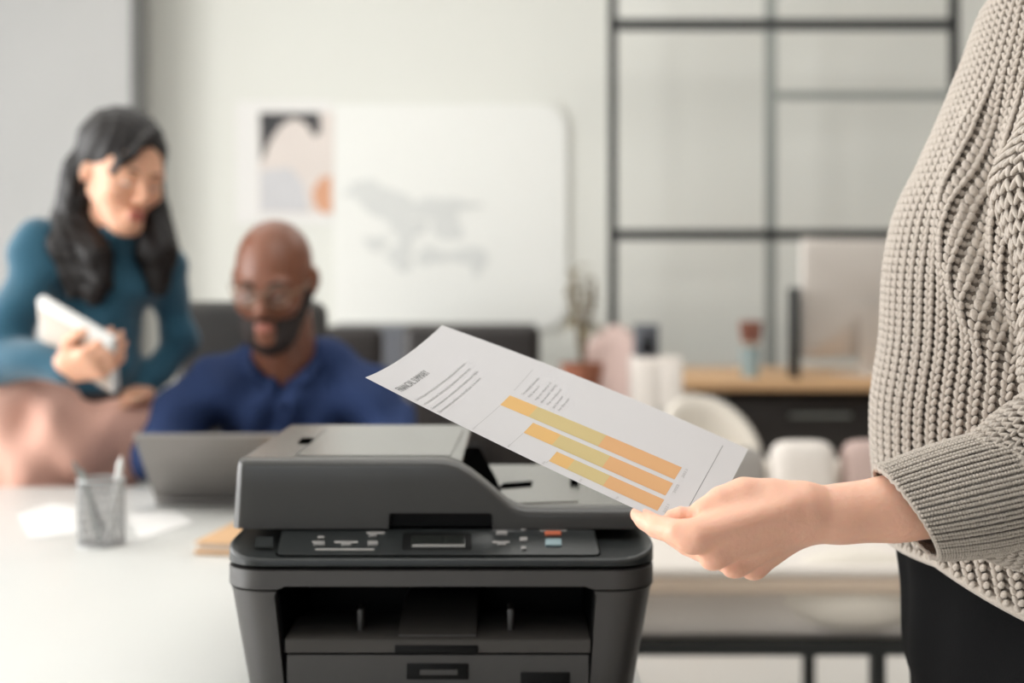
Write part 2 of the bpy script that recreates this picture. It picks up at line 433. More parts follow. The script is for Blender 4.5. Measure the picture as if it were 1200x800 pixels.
M['terracotta'] = mat('terracotta', srgb(150, 92, 68), .7); M['stem'] = mat('dry_stem', srgb(120, 104, 80), .8); M['leaf'] = mat('dry_leaf', srgb(128, 118, 96), .8, var=.2)
M['blueglass'] = mat('blue_grey_glass', srgb(160, 180, 184), .2); M['brush'] = mat('brown_bristle', srgb(142, 92, 76), .8)
M['alu'] = mat('pale_aluminium', srgb(226, 218, 210), .35, metal=.15, var=.02)
M['blush'] = mat('blush_fabric', srgb(196, 172, 164), .9)
M['pencil'] = mat('grey_pencil', srgb(120, 116, 112), .5)
M['greywire'] = mat('grey_wire', srgb(175, 175, 175), .4, metal=.4)

# ------------------------------------------------------------------ the room
XL, XR, YB, YF, ZC = -3.4, 3.4, 6.6, -2.6, 3.2
struct(box('floor', (XL-.1, YF-.1, -.1), (XR+.1, YB+.1, 0), M['floor']))
struct(box('ceiling', (XL-.1, YF-.1, ZC), (XR+.1, YB+.1, ZC+.1), M['ceiling']))
struct(box('wall_back', (XL-.1, YB, 0), (XR+.1, YB+.12, ZC), M['wall']))
struct(box('wall_right', (XR, YF, 0), (XR+.12, YB, ZC), M['wall_dark']))
def holed_wall(name, fixed, rng_, holes, axis, m):
    """wall slab with window openings; holes = (a0,a1,z0,z1)"""
    bm = bmesh.new(); a = rng_[0]
    def put(a0, a1, z0, z1):
        if a1-a0 < 1e-4 or z1-z0 < 1e-4: return
        if axis == 'X': bx(bm, (fixed[0], a0, z0), (fixed[1], a1, z1))
        else: bx(bm, (a0, fixed[0], z0), (a1, fixed[1], z1))
    for h in holes:
        put(a, h[0], 0, ZC); put(h[0], h[1], 0, h[2]); put(h[0], h[1], h[3], ZC); a = h[1]
    put(a, rng_[1], 0, ZC)
    return struct(bm_obj(name, bm, m))
WH = [(.05, 1.95, .15, 2.85), (2.35, 4.25, .15, 2.85), (4.65, 6.15, .15, 2.85)]
holed_wall('wall_left', (XL-.12, XL), (YF, YB), WH, 'X', M['wall'])
holed_wall('wall_front', (YF-.12, YF), (XL, XR), [(-2.3, -.1, .9, 2.9)], 'Y', M['wall_dark'])
for i, h in enumerate(WH):
    fr = struct(bpy.data.objects.new('window_%d' % (i+1), None)); C.objects.link(fr)
    bm = bmesh.new(); x0, x1 = XL-.09, XL-.04
    for (a, b, c, d) in ((h[0], h[0]+.04, h[2], h[3]), (h[1]-.04, h[1], h[2], h[3]), (h[0], h[1], h[2], h[2]+.04), (h[0], h[1], h[3]-.04, h[3]), ((h[0]+h[1])/2-.02, (h[0]+h[1])/2+.02, h[2], h[3])):
        bx(bm, (x0, a, c), (x1, b, d))
    bm_obj('window_frame', bm, M['blackmetal'], fr)
# grey plastered wall section standing forward on the left, with its dark edge strip
xe = (154-600)*6.3/F
struct(box('wall_alcove', (XL, 6.3, 0), (xe, YB, ZC), M['wall_grey']))
struct(box('trim_1', (xe, 6.285, 0), (xe+.042, 6.36, ZC), M['trimdark']))
struct(box('baseboard_back', (xe, YB-.015, 0), (XR, YB, .09), M['wall']))

# whiteboard with soft grey sketch, sheet and poster on the back wall
def wallrect(x0, x1, y0, y1, d): return px(x0, y1, d), px(x1, y0, d)
d0 = YB-.02
t = thing('pinboard', 'large white board with rounded corners and faint grey drawing on back wall', 'board', px(525, 385, d0))
a, b = wallrect(392, 664, 122, 384, d0)
pts = rrect(a.x, b.x, a.z, b.z, (.10, .11, .02, .06), 8)
extrude_poly('board_panel', pts, YB-.03, YB-.001, M['whiteboard'], t)
bm = bmesh.new()
sk = [(430, 222, 26, 10), (452, 240, 30, 16), (500, 246, 34, 12), (525, 262, 16, 22), (478, 268, 22, 14), (545, 300, 26, 9), (560, 305, 10, 16), (470, 300, 14, 18), (440, 285, 14, 8), (505, 300, 18, 10), (530, 240, 30, 7)]
for (x, y, rx, ry) in sk:
    c = px(x, y, YB-.032); vs = []
    for k in range(20):
        tt = 2*PI*k/20; q = 1+.22*math.sin(3*tt+x)+.12*math.sin(5*tt+y)
        vs.append(bm.verts.new((c.x+rx*q*math.cos(tt)*6.57/F, YB-.0308-.0004*sk.index((x, y, rx, ry)), c.z+ry*q*math.sin(tt)*6.57/F)))
    bm.faces.new(vs)
bm_obj('grey_drawing', bm, M['sketch'], t)['label'] = 'faint grey blotchy drawing'; rebase(t)
a, b = wallrect(276, 389, 118, 262, d0)
tag(box('paper_sheet', (a.x, YB-.006, a.z), (b.x, YB-.001, b.z), M['white']), 'blank white sheet behind the poster on back wall', 'paper')
t = thing('poster', 'small abstract poster, dark top, pale middle and orange lower corner, on wall', 'poster', px(345, 250, d0))
a, b = wallrect(303, 391, 131, 250, d0)
box('poster_sheet', (a.x, YB-.010, a.z), (b.x, YB-.007, b.z), M['posterpale'], t)
def flat_patch(name, pix, y, m, parent):
    vs = [Vector(((x-600)*y/F, y, CZ-(yy-CY)*y/F)) for x, yy in pix]
    return mesh_obj(name, vs, [tuple(range(len(vs)))], m, parent)
flat_patch('dark_area', [(304, 132), (375, 132), (376, 155), (368, 160), (360, 146), (345, 138), (330, 146), (318, 162), (312, 176), (306, 192)], YB-.0105, M['posterdark'], t)
flat_patch('grey_area', [(305, 200), (340, 196), (355, 214), (362, 248), (305, 248)], YB-.0105, M['postergrey'], t)
flat_patch('orange_area', [(376, 208), (388, 206), (389, 249), (378, 250), (368, 240), (366, 224)], YB-.0105, M['posterorange'], t); rebase(t)

# black steel and glass partition
t = thing('glass_partition', 'black steel framed glass partition standing before the pale back wall', 'partition', px(718, 319, 6.2).xyz*1)
t.location.z = 0
yp = 6.2; bw = .036
XA, XM, XZ = [(x-600)*yp/F for x in (718, 903, 1118)]
def bar(nm, x0, x1, z0, z1, m, dy=.02): return box(nm, (x0, yp-dy, z0), (x1, yp+dy, z1), m, t)
z = lambda y: CZ-(y-CY)*yp/F
for x in (XA, XZ): bar('upright', x-bw/2, x+bw/2, 0, ZC, M['blackmetal'])
bar('upright', XM-bw*.62, XM+bw*.62, 0, ZC, M['greymetal'], .016)['label'] = 'paler grey middle upright'
for y in (29, 275): bar('crossbar', XA, XZ, z(y)-bw*.6, z(y)+bw*.6, M['blackmetal'], .024)
bar('crossbar', XM, XZ, z(112)-bw*.45, z(112)+bw*.45, M['greymetal'], .018)
bar('crossbar', XA, XZ, z(560)-bw*.5, z(560)+bw*.5, M['blackmetal'], .024)
for (x0, x1) in ((XA, XM), (XM, XZ)):
    zs = [0.02, z(560), z(275), z(29), ZC-.02] if x0 == XA else [0.02, z(560), z(275), z(112), z(29), ZC-.02]
    for k in range(len(zs)-1):
        box('pane', (x0+.02, yp-.003, zs[k]+.02), (x1-.02, yp+.003, zs[k+1]-.02), M['glass'], t)

rebase(t)
# ------------------------------------------------------------------ background furniture
def office_chair(loc, rz, m, label, wdt=.47, top=1.03, seatz=.47, cast=True, back0=.53):
    t = thing('office_chair', label, 'chair', loc); t.rotation_euler.z = rz
    bm = bmesh.new(); bx(bm, (-wdt/2, .20, back0), (wdt/2, .27, top), .032, 4); o = bm_obj('backrest', bm, m, t); smooth_angle(o, 60)
    box('seat', (-.24, -.25, seatz-.07), (.24, .22, seatz), m, t, .03, 3)
    rod('gas_column', (0, 0, .10), (0, 0, seatz-.07), .025, M['blackmetal'], t)
    box('back_bracket', (-.03, .16, seatz-.05), (.03, .21, back0+.12), M['blackmetal'], t)
    for q in (-1, 1):
        bm = bmesh.new(); bx(bm, (q*.29-.02, -.12, .66), (q*.29+.02, .16, .685), .008); bx(bm, (q*.29-.012, 0, seatz-.04), (q*.29+.012, .04, .665)); bx(bm, (min(q*.29, q*.1), 0, seatz-.06), (max(q*.29, q*.1), .04, seatz-.035))
        bm_obj('armrest', bm, M['blackmetal'], t)
    for k in range(5):
        a = 2*PI*k/5+.3; c, s = math.cos(a), math.sin(a)
        rod('base_leg', (0, 0, .10), (c*.28, s*.28, .065), .018, M['blackmetal'], t, .013, 10)
        bm = bmesh.new(); cone(bm, (c*.28-s*.018, s*.28+c*.018, .030), (c*.28+s*.018, s*.28-c*.018, .030), .030, .030, 14); bm_obj('caster', bm, M['black'], t)
    return t
p = px(552, 380, 4.2); office_chair((p.x, 4.0, 0), .0, M['chairblk'], 'black leather office chair with wide back, behind the tilted sheet', wdt=.40, top=CZ-61*4.2/F)
p = px(415, 382, 4.85); office_chair((p.x, 4.6, 0), .05, M['chairblk'], 'black office chair showing beyond the seated man\'s shoulder', wdt=.22, top=CZ-63*4.85/F)
p = px(300, 352, 3.34); office_chair((p.x, 3.03, 0), -.02, M['chairgry'], 'charcoal office chair the man in blue sits on', wdt=.34, top=CZ-33*3.34/F, seatz=.46)
# slate cabinet behind the chairs
t = thing('low_cabinet', 'low slate-grey cabinet behind the two black office chairs', 'cabinet', ((520-600)*5.6/F, 5.7, 0))
xa, xb = -.72-t.location.x, .10-t.location.x; zt = CZ-66*5.5/F
box('body', (xa, -.05, .05), (xb, .40, zt), M['slate'], t, .004)
for k in range(2):
    u0 = xa+(xb-xa)*k/2; o = box('door', (u0+.006, -.07, .07), (u0+(xb-xa)/2-.006, -.052, zt-.02), M['slate'], t, .003)
    rod('handle', (u0+.36-k*.3, -.085, .6), (u0+.36-k*.3, -.085, .72), .006, M['greymetal'], o)
box('plinth', (xa+.03, 0, 0), (xb-.03, .37, .05), M['black'], t)

# pale wooden desk with monitor and brush cup
t = thing('wooden_desk', 'pale wooden desk on black frame holding the big monitor', 'desk', (1.2, 5.55, 0))
x0, x1 = (792-600)*5.2/F-1.2, 2.2-1.2; zt = .764
box('tabletop', (x0, -.35, zt-.04), (x1, .40, zt), M['wood'], t, .006)
for q in (x0+.05, x1-.05):
    for r in (-.30, .34): box('leg', (q-.02, r-.02, 0), (q+.02, r+.02, zt-.04), M['deskleg'], t)
box('crossbeam', (x0+.05, .25, .60), (x1-.05, .28, .70), M['blackmetal'], t)
t = thing('drawer_unit', 'black drawer unit under the pale wooden desk', 'cabinet', (1.12, 5.5, 0))
box('body', (-.33, -.16, .06), (.42, .24, .71), M['black'], t, .006)
for k in range(3):
    o = box('drawer', (-.325, -.178, .08+.21*k), (.415, -.162, .27+.21*k), M['chairblk'], t, .004)
    box('handle', (-.10, -.19, .2+.21*k), (.12, -.179, .212+.21*k), M['greymetal'], o)
for q in (-.28, .37): box('foot', (q-.02, -.1, 0), (q+.02, .2, .06), M['blackmetal'], t)
# monitor
t = thing('desktop_monitor', 'large pale-backed computer monitor standing on the wooden desk', 'monitor', (1.36, 5.5, .764))
Rz = Matrix.Rotation(math.radians(24), 4, 'Z')
bm = bmesh.new()
loops = []
prof = [(-.012, 1.0), (-.006, 1.0), (.006, .96), (.018, .80), (.03, .5), (.036, .2)]
for (yy, s_) in prof:
    loops.append([Rz @ Vector((p_[0]*s_, -yy, .289+(p_[1])*s_)) for p_ in rrect(-.31, .31, -.222, .222, .02, 4)])
bm.free()
loft('back_shell', loops, M['alu'], t, 50)
o = box('screen', (-.305, .0125, .075), (.305, .018, .503), M['lcd'], t, M=Rz)
box('stand_neck', (-.09, -.06, .0), (.09, -.05, .26), M['alu'], t, M=Rz)
box('stand_foot', (-.11, -.10, .0), (.11, .10, .008), M['alu'], t, .003, M=Rz)
# second narrow dark item: closed notebook upright / stand at left of the monitor
p = px(931, 420, 5.32)
t = thing('binder', 'thin black binder standing upright left of the big monitor', 'binder', (p.x, 5.32, .764))
box('front_cover', (-.007, -.07, 0), (-.005, .10, .33), M['blackmetal'], t, .001); box('back_cover', (.005, -.07, 0), (.007, .10, .33), M['blackmetal'], t, .001)
box('spine', (-.007, -.073, 0), (.007, -.07, .33), M['blackmetal'], t, .001); box('page_block', (-.0045, -.069, .004), (.0045, .09, .322), M['white'], t)
p = px(880, 432, 5.35)
t = thing('brush_cup', 'pale blue cup holding brown brushes on the wooden desk', 'cup', (p.x, 5.36, .764))
lathe('cup', [(0, 0), (.032, 0), (.038, .11), (.035, .11), (.029, .006), (0, .006)], M['blueglass'], t)
for k in range(5):
    a = 2*PI*k/5; q = Vector((.012*math.cos(a), .012*math.sin(a), .01)); e = Vector((.026*math.cos(a), .026*math.sin(a), .13))
    o = rod('brush', q, e, .004, M['wood'], t, n=8); rod('bristles', e, e+Vector((.006*math.cos(a), .006*math.sin(a), .075)), .011, M['brush'], o, .014, 10)
# cream shell chair and blush armchair
def tub_chair(name, loc, rz, w_, zs, zt_, m, label, cat='chair'):
    t = thing(name, label, cat, loc); t.rotation_euler.z = rz
    V = []; Fc = []; n = 24; mrows = 8
    for j in range(mrows+1):
        v = j/mrows
        for i in range(n+1):
            a = PI*(-.05+1.1*i/n); rr = w_/2*(1+.12*v); top = zs+(zt_-zs)*(0.45+.55*math.sin(max(0, min(PI, a)))**.8)
            V.append((rr*math.cos(a), rr*.9*math.sin(a), zs-.04+(top-zs+.04)*v))
    for j in range(mrows):
        for i in range(n): q = j*(n+1)+i; Fc.append((q, q+1, q+n+2, q+n+1))
    o = mesh_obj('shell', V, Fc, m, t, True); md = o.modifiers.new('s', 'SOLIDIFY'); md.thickness = .03; evaluated(o)
    lathe('seat_pad', [(0, zs+.02), (w_*.40, zs+.02), (w_*.47, zs-.01), (w_*.47, zs-.05), (w_*.40, zs-.07), (0, zs-.07)], m, t)
    for k in range(4):
        a = PI/4+PI/2*k; rod('leg', (w_*.25*math.cos(a), w_*.25*math.sin(a), zs-.06), (w_*.45*math.cos(a), w_*.45*math.sin(a), 0), .014, M['wood'], t, .010, 10)
    return t
p = px(832, 480, 4.6); tub_chair('shell_chair', (p.x, 4.5, 0), .3, .30, .42, CZ-145*4.6/F, M['cream'], 'cream rounded shell chair pulled up before the wooden desk')
p = px(722, 400, 4.9); tub_chair('armchair', (p.x, 5.3, 0), -.3, .25, .45, CZ-68*4.9/F, M['blush'], 'blush fabric armchair beside the partition\'s black upright', 'armchair')
# dark speaker box on small side stand, plant in terracotta pot
p = px(757, 418, 4.95)
t = thing('side_cabinet', 'narrow cream cabinet right of the blush armchair', 'cabinet', (p.x+.02, 4.95, 0))
box('body', (-.07, -.09, .03), (.095, .09, p.z), M['creamy'], t, .004)
for k in range(2):
    o = box('door', (-.065+.08*k, -.104, .05), (.011+.08*k, -.091, p.z-.015), M['creamy'], t, .002)
    rod('handle', (.004+.02*k, -.115, .62), (.004+.02*k, -.115, .70), .003, M['greymetal'], o)
box('plinth', (-.06, -.08, 0), (.085, .08, .03), M['blackmetal'], t)
t = thing('loudspeaker', 'small charcoal loudspeaker box on the narrow cream cabinet', 'speaker', (p.x, 4.95, p.z))
box('cabinet', (-.040, -.05, 0), (.040, .05, .112), M['slate'], t, .006)
for zz, r in ((.034, .023), (.073, .013)):
    bm = bmesh.new(); cone(bm, (0, -.056, zz), (0, -.049, zz), r, r, 20); bm_obj('driver', bm, M['black'], t)
p = px(672, 470, 4.95)
t = thing('storage_trolley', 'dark round-topped side table carrying the dried plant', 'table', (p.x, 4.95, 0))
lathe('table_top', [(0, p.z-.03), (.17, p.z-.03), (.18, p.z-.015), (.17, p.z), (0, p.z)], M['chairblk'], t)
rod('pole', (0, 0, .02), (0, 0, p.z-.03), .02, M['blackmetal'], t); lathe('foot', [(0, 0), (.14, 0), (.14, .015), (.03, .03), (0, .03)], M['blackmetal'], t)
t = thing('potted_plant', 'dried plant with drooping leaves in a terracotta pot, left of partition', 'plant', (p.x+.03, 4.95, p.z))
lathe('pot', [(0, 0), (.05, 0), (.075, .13), (.068, .13), (.055, .02), (0, .02)], M['terracotta'], t)
lathe('soil', [(0, .11), (.066, .11), (.066, .115), (0, .115)], M['stem'], t)
for k in range(7):
    a = 2*PI*k/7+.4; h = .27+.10*((k*37) % 5)/5
    q = [Vector((0, 0, .10)), Vector((.02*math.cos(a), .02*math.sin(a), .10+h*.55)), Vector((.05*math.cos(a), .05*math.sin(a), .10+h))]
    st = tube('stem', q, .005, M['stem'], t, 6)
    for j in range(3):
        c = q[1].lerp(q[2], j/2); b2 = a+j*1.9; dr = Vector((math.cos(b2), math.sin(b2), -.2+.3*j)); sd = dr.cross(Vector((0, 0, 1))).normalized()
        L = .075; V = [c, c+dr*L*.4+sd*.026, c+dr*L+Vector((0, 0, -.02)), c+dr*L*.4-sd*.026, c+dr*L*.4+Vector((0, 0, .008))]
        mesh_obj('leaf', V, [(0, 1, 4), (1, 2, 4), (2, 3, 4), (3, 0, 4)], M['leaf'], st)
p2 = px(700, 480, 4.85)
# low cream daybed, right of the printer
t = thing('daybed', 'low cream daybed with tan-edged white seat and black steel legs', 'sofa', (.75, 3.1, 0))
zt = CZ-353*2.9/F
def dl(x, y, z): return (x-.75, y-3.1, z)
box('seat_pad', dl(.10, 2.905, zt-.012), dl(1.5, 3.32, zt+.012), M['creamy'], t, .01, 3)
box('edge_board', dl(.10, 2.90, zt-.040), dl(1.5, 3.66, zt-.013), M['wood2'], t, .002)
z0 = CZ-438*2.93/F
box('base_panel', dl(.11, 2.945, z0+.014), dl(1.49, 3.59, zt-.041), M['creamy'], t, .012, 3)
bm = bmesh.new(); bmesh.ops.create_uvsphere(bm, u_segments=40, v_segments=20, radius=1)
for v in bm.verts: v.co = Vector(dl(.70+.16*v.co.x, 2.965+.055*v.co.y, .500+.085*v.co.z))
bm_obj('bowed_front', bm, M['cream'], t, True)
box('rail', dl(.10, 2.905, z0-.013), dl(1.5, 2.95, z0+.013), M['blackmetal'], t); box('rail', dl(.10, 3.60, z0-.013), dl(1.5, 3.63, z0+.013), M['blackmetal'], t)
box('slat_deck', dl(.12, 2.951, z0), dl(1.48, 3.599, z0+.012), M['cream'], t)
for x in (.16, (1028-600)*2.935/F, 1.44):
    for y in (2.92, 3.60): box('leg', dl(x-.014, y, 0), dl(x+.014, y+.03, z0-.013), M['blackmetal'], t)
box('backboard', dl(.10, 3.52, zt-.012), dl(1.5, 3.62, zt+.14), M['cream'], t, .03, 4)
def cushion(name, c, sx, sy, sz, m, label, rz=0, rx=0, grp=None):
    V = []; Fc = []; n = 20
    bm = bmesh.new(); bmesh.ops.create_uvsphere(bm, u_segments=28, v_segments=18, radius=1)
    for v in bm.verts:
        q = v.co.copy(); f = lambda a, e: math.copysign(abs(a)**e, a)
        v.co = Vector((f(q.x, .45)*sx/2, f(q.y, .9)*sy/2, f(q.z, .45)*sz/2))
    o = bm_obj(name, bm, m, None, True); o.rotation_euler = (rx, 0, rz); o.location = c; tag(o, label, 'cushion', grp); return o
zb = zt+.012
cushion('cushion', (.675, 3.37, zb+.10), .155, .10, .20, M['creamy'], 'cream upright cushion at the left end of the daybed pair', 0, -.12)
cushion('cushion', (.845, 3.38, zb+.10), .16, .10, .20, M['blush'], 'blush-toned cushion beside the foreground sweater on the daybed', 0, -.12)
cushion('cushion', (.535, 3.40, zb+.09), .12, .09, .18, M['greycush'], 'small grey cushion on the daybed by the sheet\'s corner', .1, -.15)

# ------------------------------------------------------------------ white desk
t = thing('white_desk', 'long white desk carrying the printer and the laptop', 'desk', (-1.0, 2.0, 0))
DZ = .74
box('tabletop', (-1.6, -.70, DZ-.03), (1.13, .78, DZ), M['desk'], t, .003)
for x in (-1.5, 1.06):
    for y in (-.6, .70): box('leg', (x-.025, y-.025, 0), (x+.025, y+.025, DZ-.03), M['deskleg'], t)
box('crossbeam', (-1.5, .02, .62), (1.06, .06, .70), M['deskleg'], t)

# wire pen cup
p = px(119, 638, 2.185)
t = thing('pen_cup', 'grey wire mesh pen cup on the white desk, pencils in it', 'cup', (p.x, 2.185, DZ))
bm = bmesh.new(); n = 22; rows = 7; Rr = .034; H = .096; V = []; Fc = []
for j in range(rows+1):
    for i in range(n): a = 2*PI*(i+.5*(j % 2))/n; V.append((Rr*math.cos(a), Rr*math.sin(a), .002+H*j/rows))
for j in range(rows):
    for i in range(n):
        a, b, c, d = j*n+i, j*n+(i+1) % n, (j+1)*n+(i+1) % n, (j+1)*n+i
        if j % 2 == 0: Fc += [(a, b, d), (b, c, d)]
        else: Fc += [(a, b, c), (a, c, d)]
bm.free()
o = stuff(mesh_obj('mesh_wall', V, Fc, M['greywire'], t)); md = o.modifiers.new('w', 'WIREFRAME'); md.thickness = .0018; md.use_replace = True; evaluated(o)
tube('rim', [(Rr*math.cos(a), Rr*math.sin(a), H+.002) for a in np.linspace(0, 2*PI, 33)[:-1]], .0022, M['greywire'], t, 8, closed=True)
lathe('cup_bottom', [(0, 0), (.036, 0), (.036, .004), (0, .004)], M['greywire'], t)
c0 = Vector((p.x, 2.185, DZ))
for (bx_, by_, tp, r, m_, lb) in ((.012, .0, px(142, 535, 2.18), .0052, M['white'], 'white pen standing upright in the wire cup'),
                                 (.008, .012, px(86, 540, 2.20), .0038, M['pencil'], 'grey pencil leaning furthest left in the wire cup'),
                                 (.002, -.014, px(96, 549, 2.16), .0036, M['greymetal'], 'silvery pencil leaning left in the wire cup')):
    a = c0+Vector((bx_, by_, .006)); tp = Vector(tp); d = (tp-a).normalized()
    t = thing('pen' if 'pen ' in lb else 'pencil', lb, 'pen' if 'pen ' in lb else 'pencil', a)
    rod('barrel', (0, 0, 0), tp-a-d*.012, r, m_, t, n=12)
    o = rod('tip', tp-a-d*.012, tp-a, r, m_, t, r*.3, 12)
# paper sheets lying on the desk
def desk_sheet(pix, lb, m, dz, th=.0006, nm='paper_sheet', cat='paper'):
    vs = []
    for x, y in pix:
        d = F*(CZ-DZ)/(y-CY); vs.append(((x-600)*d/F, d))
    bm = bmesh.new(); lo = [bm.verts.new((a, b, DZ+dz)) for a, b in vs]; hi = [bm.verts.new((a, b, DZ+dz+th)) for a, b in vs]
    bm.faces.new(lo[::-1]); bm.faces.new(hi); n = len(vs)
    for i in range(n): bm.faces.new((lo[i], lo[(i+1) % n], hi[(i+1) % n], hi[i]))
    return tag(bm_obj(nm, bm, m), lb, cat)
desk_sheet([(20, 604), (60, 590), (88, 594), (90, 625), (36, 632)], 'white sheet lying on the desk left of pen cup', M['white'], .0005)
desk_sheet([(150, 603), (205, 600), (228, 612), (165, 632)], 'white sheet lying on the desk right of pen cup', M['white'], .0005)
t = thing('notepad', 'tan wooden-covered notepad half hidden behind the printer\'s left side', 'notepad', (-.475, 2.25, DZ))
M4 = Matrix.Rotation(math.radians(-9), 4, 'Z')
box('back_cover', (.035, -.14, .001), (.165, .16, .007), M['wood'], t, .002, M=M4)
box('page_block', (.040, -.135, .007), (.160, .155, .016), M['beige'], t, M=M4)
box('front_cover', (.035, -.14, .016), (.165, .16, .019), M['wood'], t, .001, M=M4)

# laptop
hx, hy = -.628, 2.55; LW = .31
t = thing('laptop', 'grey laptop seen from behind its lid, before the seated man', 'laptop', (hx+LW/2, hy, DZ))
box('base', (-LW/2, -.005, .003), (LW/2, .205, .016), M['laptop'], t, .004)
box('keyboard', (-LW/2+.02, .05, .0161), (LW/2-.02, .15, .0172), M['key'], t)
box('touchpad', (-.05, .155, .0161), (.05, .2, .0168), M['greymetal'], t)
rod('hinge', (-LW/2+.03, 0, .014), (LW/2-.03, 0, .014), .006, M['black'], t)
Mx = Matrix.Translation((0, 0, .014)) @ Matrix.Rotation(math.radians(48), 4, 'X')
lid = box('lid', (-LW/2, -.004, .002), (LW/2, .003, .190), M['laptop'], t, .003, M=Mx)
box('screen', (-LW/2+.008, .0031, .012), (LW/2-.008, .0036, .184), M['lcd'], lid, M=Mx)

# ------------------------------------------------------------------ printer
PY = 1.36
t = PR = thing('printer', 'dark grey multifunction printer on the white desk, centre foreground', 'printer', (-.068, PY+.2, DZ))
def L(p): return (p[0]+.068, p[1]-PY-.2, p[2]-DZ)
def Lv(ps): return [L(p) for p in ps]
def yz(y, d=PY): return CZ-(y-CY)*d/F
def loop(xa, xb, ya, yb, z_, r, n=8): return Lv([(a, b, z_) for a, b in rrect(xa, xb, ya, yb, (r, .012, .012, r), n)])
XLp, XRp = -.272, .136
zs_seam, zgap = yz(692), yz(667)
bod = loft('body', [loop(XLp+.022, XRp-.022, PY+.010, PY+.392, DZ+.006, .036), loop(XLp+.020, XRp-.020, PY+.006, PY+.395, DZ+.010, .036),
                    loop(XLp+.002, XRp-.002, PY+.002, PY+.399, zs_seam-.002, .040),
                    loop(XLp+.001, XRp-.001, PY+.001, PY+.40, zs_seam-.001, .040), loop(XLp+.003, XRp-.003, PY+.003, PY+.398, zs_seam, .040), loop(XLp+.0, XRp-.0, PY+.0, PY+.40, zs_seam+.0012, .040),
                    loop(XLp, XRp, PY, PY+.40, zgap-.0015, .040), loop(XLp+.003, XRp-.003, PY+.003, PY+.398, zgap, .038)], M['body'], t, 30)
# output bay
xa, xb = (321-600)*PY/F, (699-600)*PY/F; xa2, xb2 = (334-600)*PY/F, (690-600)*PY/F
zt_, zb_ = yz(687), yz(829)
n_ = 5; prof = []
prof = [(xa2, zb_), (xb2, zb_), (xb, zt_-.010), (xb-.003, zt_-.003), (xb-.010, zt_), (xa+.010, zt_), (xa+.003, zt_-.003), (xa, zt_-.010)]
cutter = extrude_poly('cutter', [(p_[0]+.068, p_[1]-DZ) for p_ in prof], -.25, PY+.22-PY-.2, M['black'], None)
cutter.location = t.location
bpy.context.view_layer.update()
cut(bod, [cutter]); smooth_angle(bod, 30)
# interior liner of the bay (black)
xi0, xi1 = xa+.004, xb-.004
bm = bmesh.new()
bx(bm, L((xi0, PY+.20, zb_)), L((xi1, PY+.218, zt_-.001)))
bm_obj('bay_liner', bm, M['black'], t)
bm = bmesh.new()
for s_, e_ in (((xa, xa2), 1), ((xb, xb2), -1)):
    q = [(s_[0]+e_*.0006, zt_-.01), (s_[1]+e_*.0006, zb_), (s_[1]+e_*.0016, zb_), (s_[0]+e_*.0016, zt_-.01)]
    vv = [bm.verts.new(L((a, yy, b))) for yy in (PY+.018, PY+.2) for a, b in q]
    for f_ in ((0, 1, 2, 3), (7, 6, 5, 4), (0, 4, 5, 1), (1, 5, 6, 2), (2, 6, 7, 3), (3, 7, 4, 0)): bm.faces.new([vv[i] for i in f_])
bx(bm, L((xi0, PY+.02, zt_-.0016)), L((xi1, PY+.2, zt_-.0006)))
bm_obj('bay_liner', bm, M['black'], t)
# output tray: sloping shelf, lip, raised middle, paper guides
ztr = yz(750); xt0, xt1 = (333.5-600)*PY/F, (692-600)*PY/F
def prism(name, poly_yz, x0, x1, m, parent, bev=0):
    bm = bmesh.new(); a = [bm.verts.new(L((x0, p_[0], p_[1]))) for p_ in poly_yz]; b = [bm.verts.new(L((x1, p_[0], p_[1]))) for p_ in poly_yz]; n = len(a)
    bm.faces.new(a); bm.faces.new(b[::-1])
    for i in range(n): bm.faces.new((a[i], b[i], b[(i+1) % n], a[(i+1) % n]))
    if bev: bmesh.ops.bevel(bm, geom=list(bm.edges), offset=bev, segments=2, affect='EDGES')
    o = bm_obj(name, bm, m, parent); return smooth_angle(o, 40)
zl = yz(766)
tray = prism('output_tray', [(PY+.004, zl), (PY+.003, ztr-.001), (PY+.006, ztr+.001), (PY+.075, ztr+.004), (PY+.17, ztr-.012), (PY+.17, zl)], xt0, xt1, M['tray'], t, .0006)
xm0, xm1 = (467-600)*1.37/F, (558-600)*1.37/F
prism('centre_flap', [(PY+.007, ztr+.0015), (PY+.0075, ztr+.003), (PY+.085, ztr+.020), (PY+.17, ztr+.012), (PY+.17, ztr-.004)], xm0, xm1, M['tray'], tray, .0006)
for x in (423.5, 598.5):
    X = (x-600)*1.40/F
    box('paper_guide', L((X-.0030, PY+.028, ztr-.001)), L((X+.0030, PY+.055, ztr+.023)), M['body'], tray, .002, 3)
box('finger_notch', L(((462-600)*PY/F, PY+.0020, yz(766.5))), L(((560-600)*PY/F, PY+.0042, yz(757))), M['black'], tray, .001)
# lower paper drawer front
dr = prism('paper_drawer', [(PY+.004, DZ+.012), (PY+.004, yz(768.5)), (PY+.18, yz(768.5)), (PY+.18, DZ+.012)], xt0+.0016, xt1-.0016, M['body'], t, .0006)
box('drawer_recess', L(((476-600)*PY/F, PY+.0020, yz(797))), L(((549-600)*PY/F, PY+.0046, yz(778.5))), M['black'], dr, .001)
box('drawer_recess', L(((610-600)*PY/F, PY+.0020, yz(808))), L(((668-600)*PY/F, PY+.0046, yz(789))), M['black'], dr, .001)
box('recess_mark', L(((492-600)*PY/F, PY+.0014, yz(791))), L(((536-600)*PY/F, PY+.0019, yz(785))), M['body'], dr)
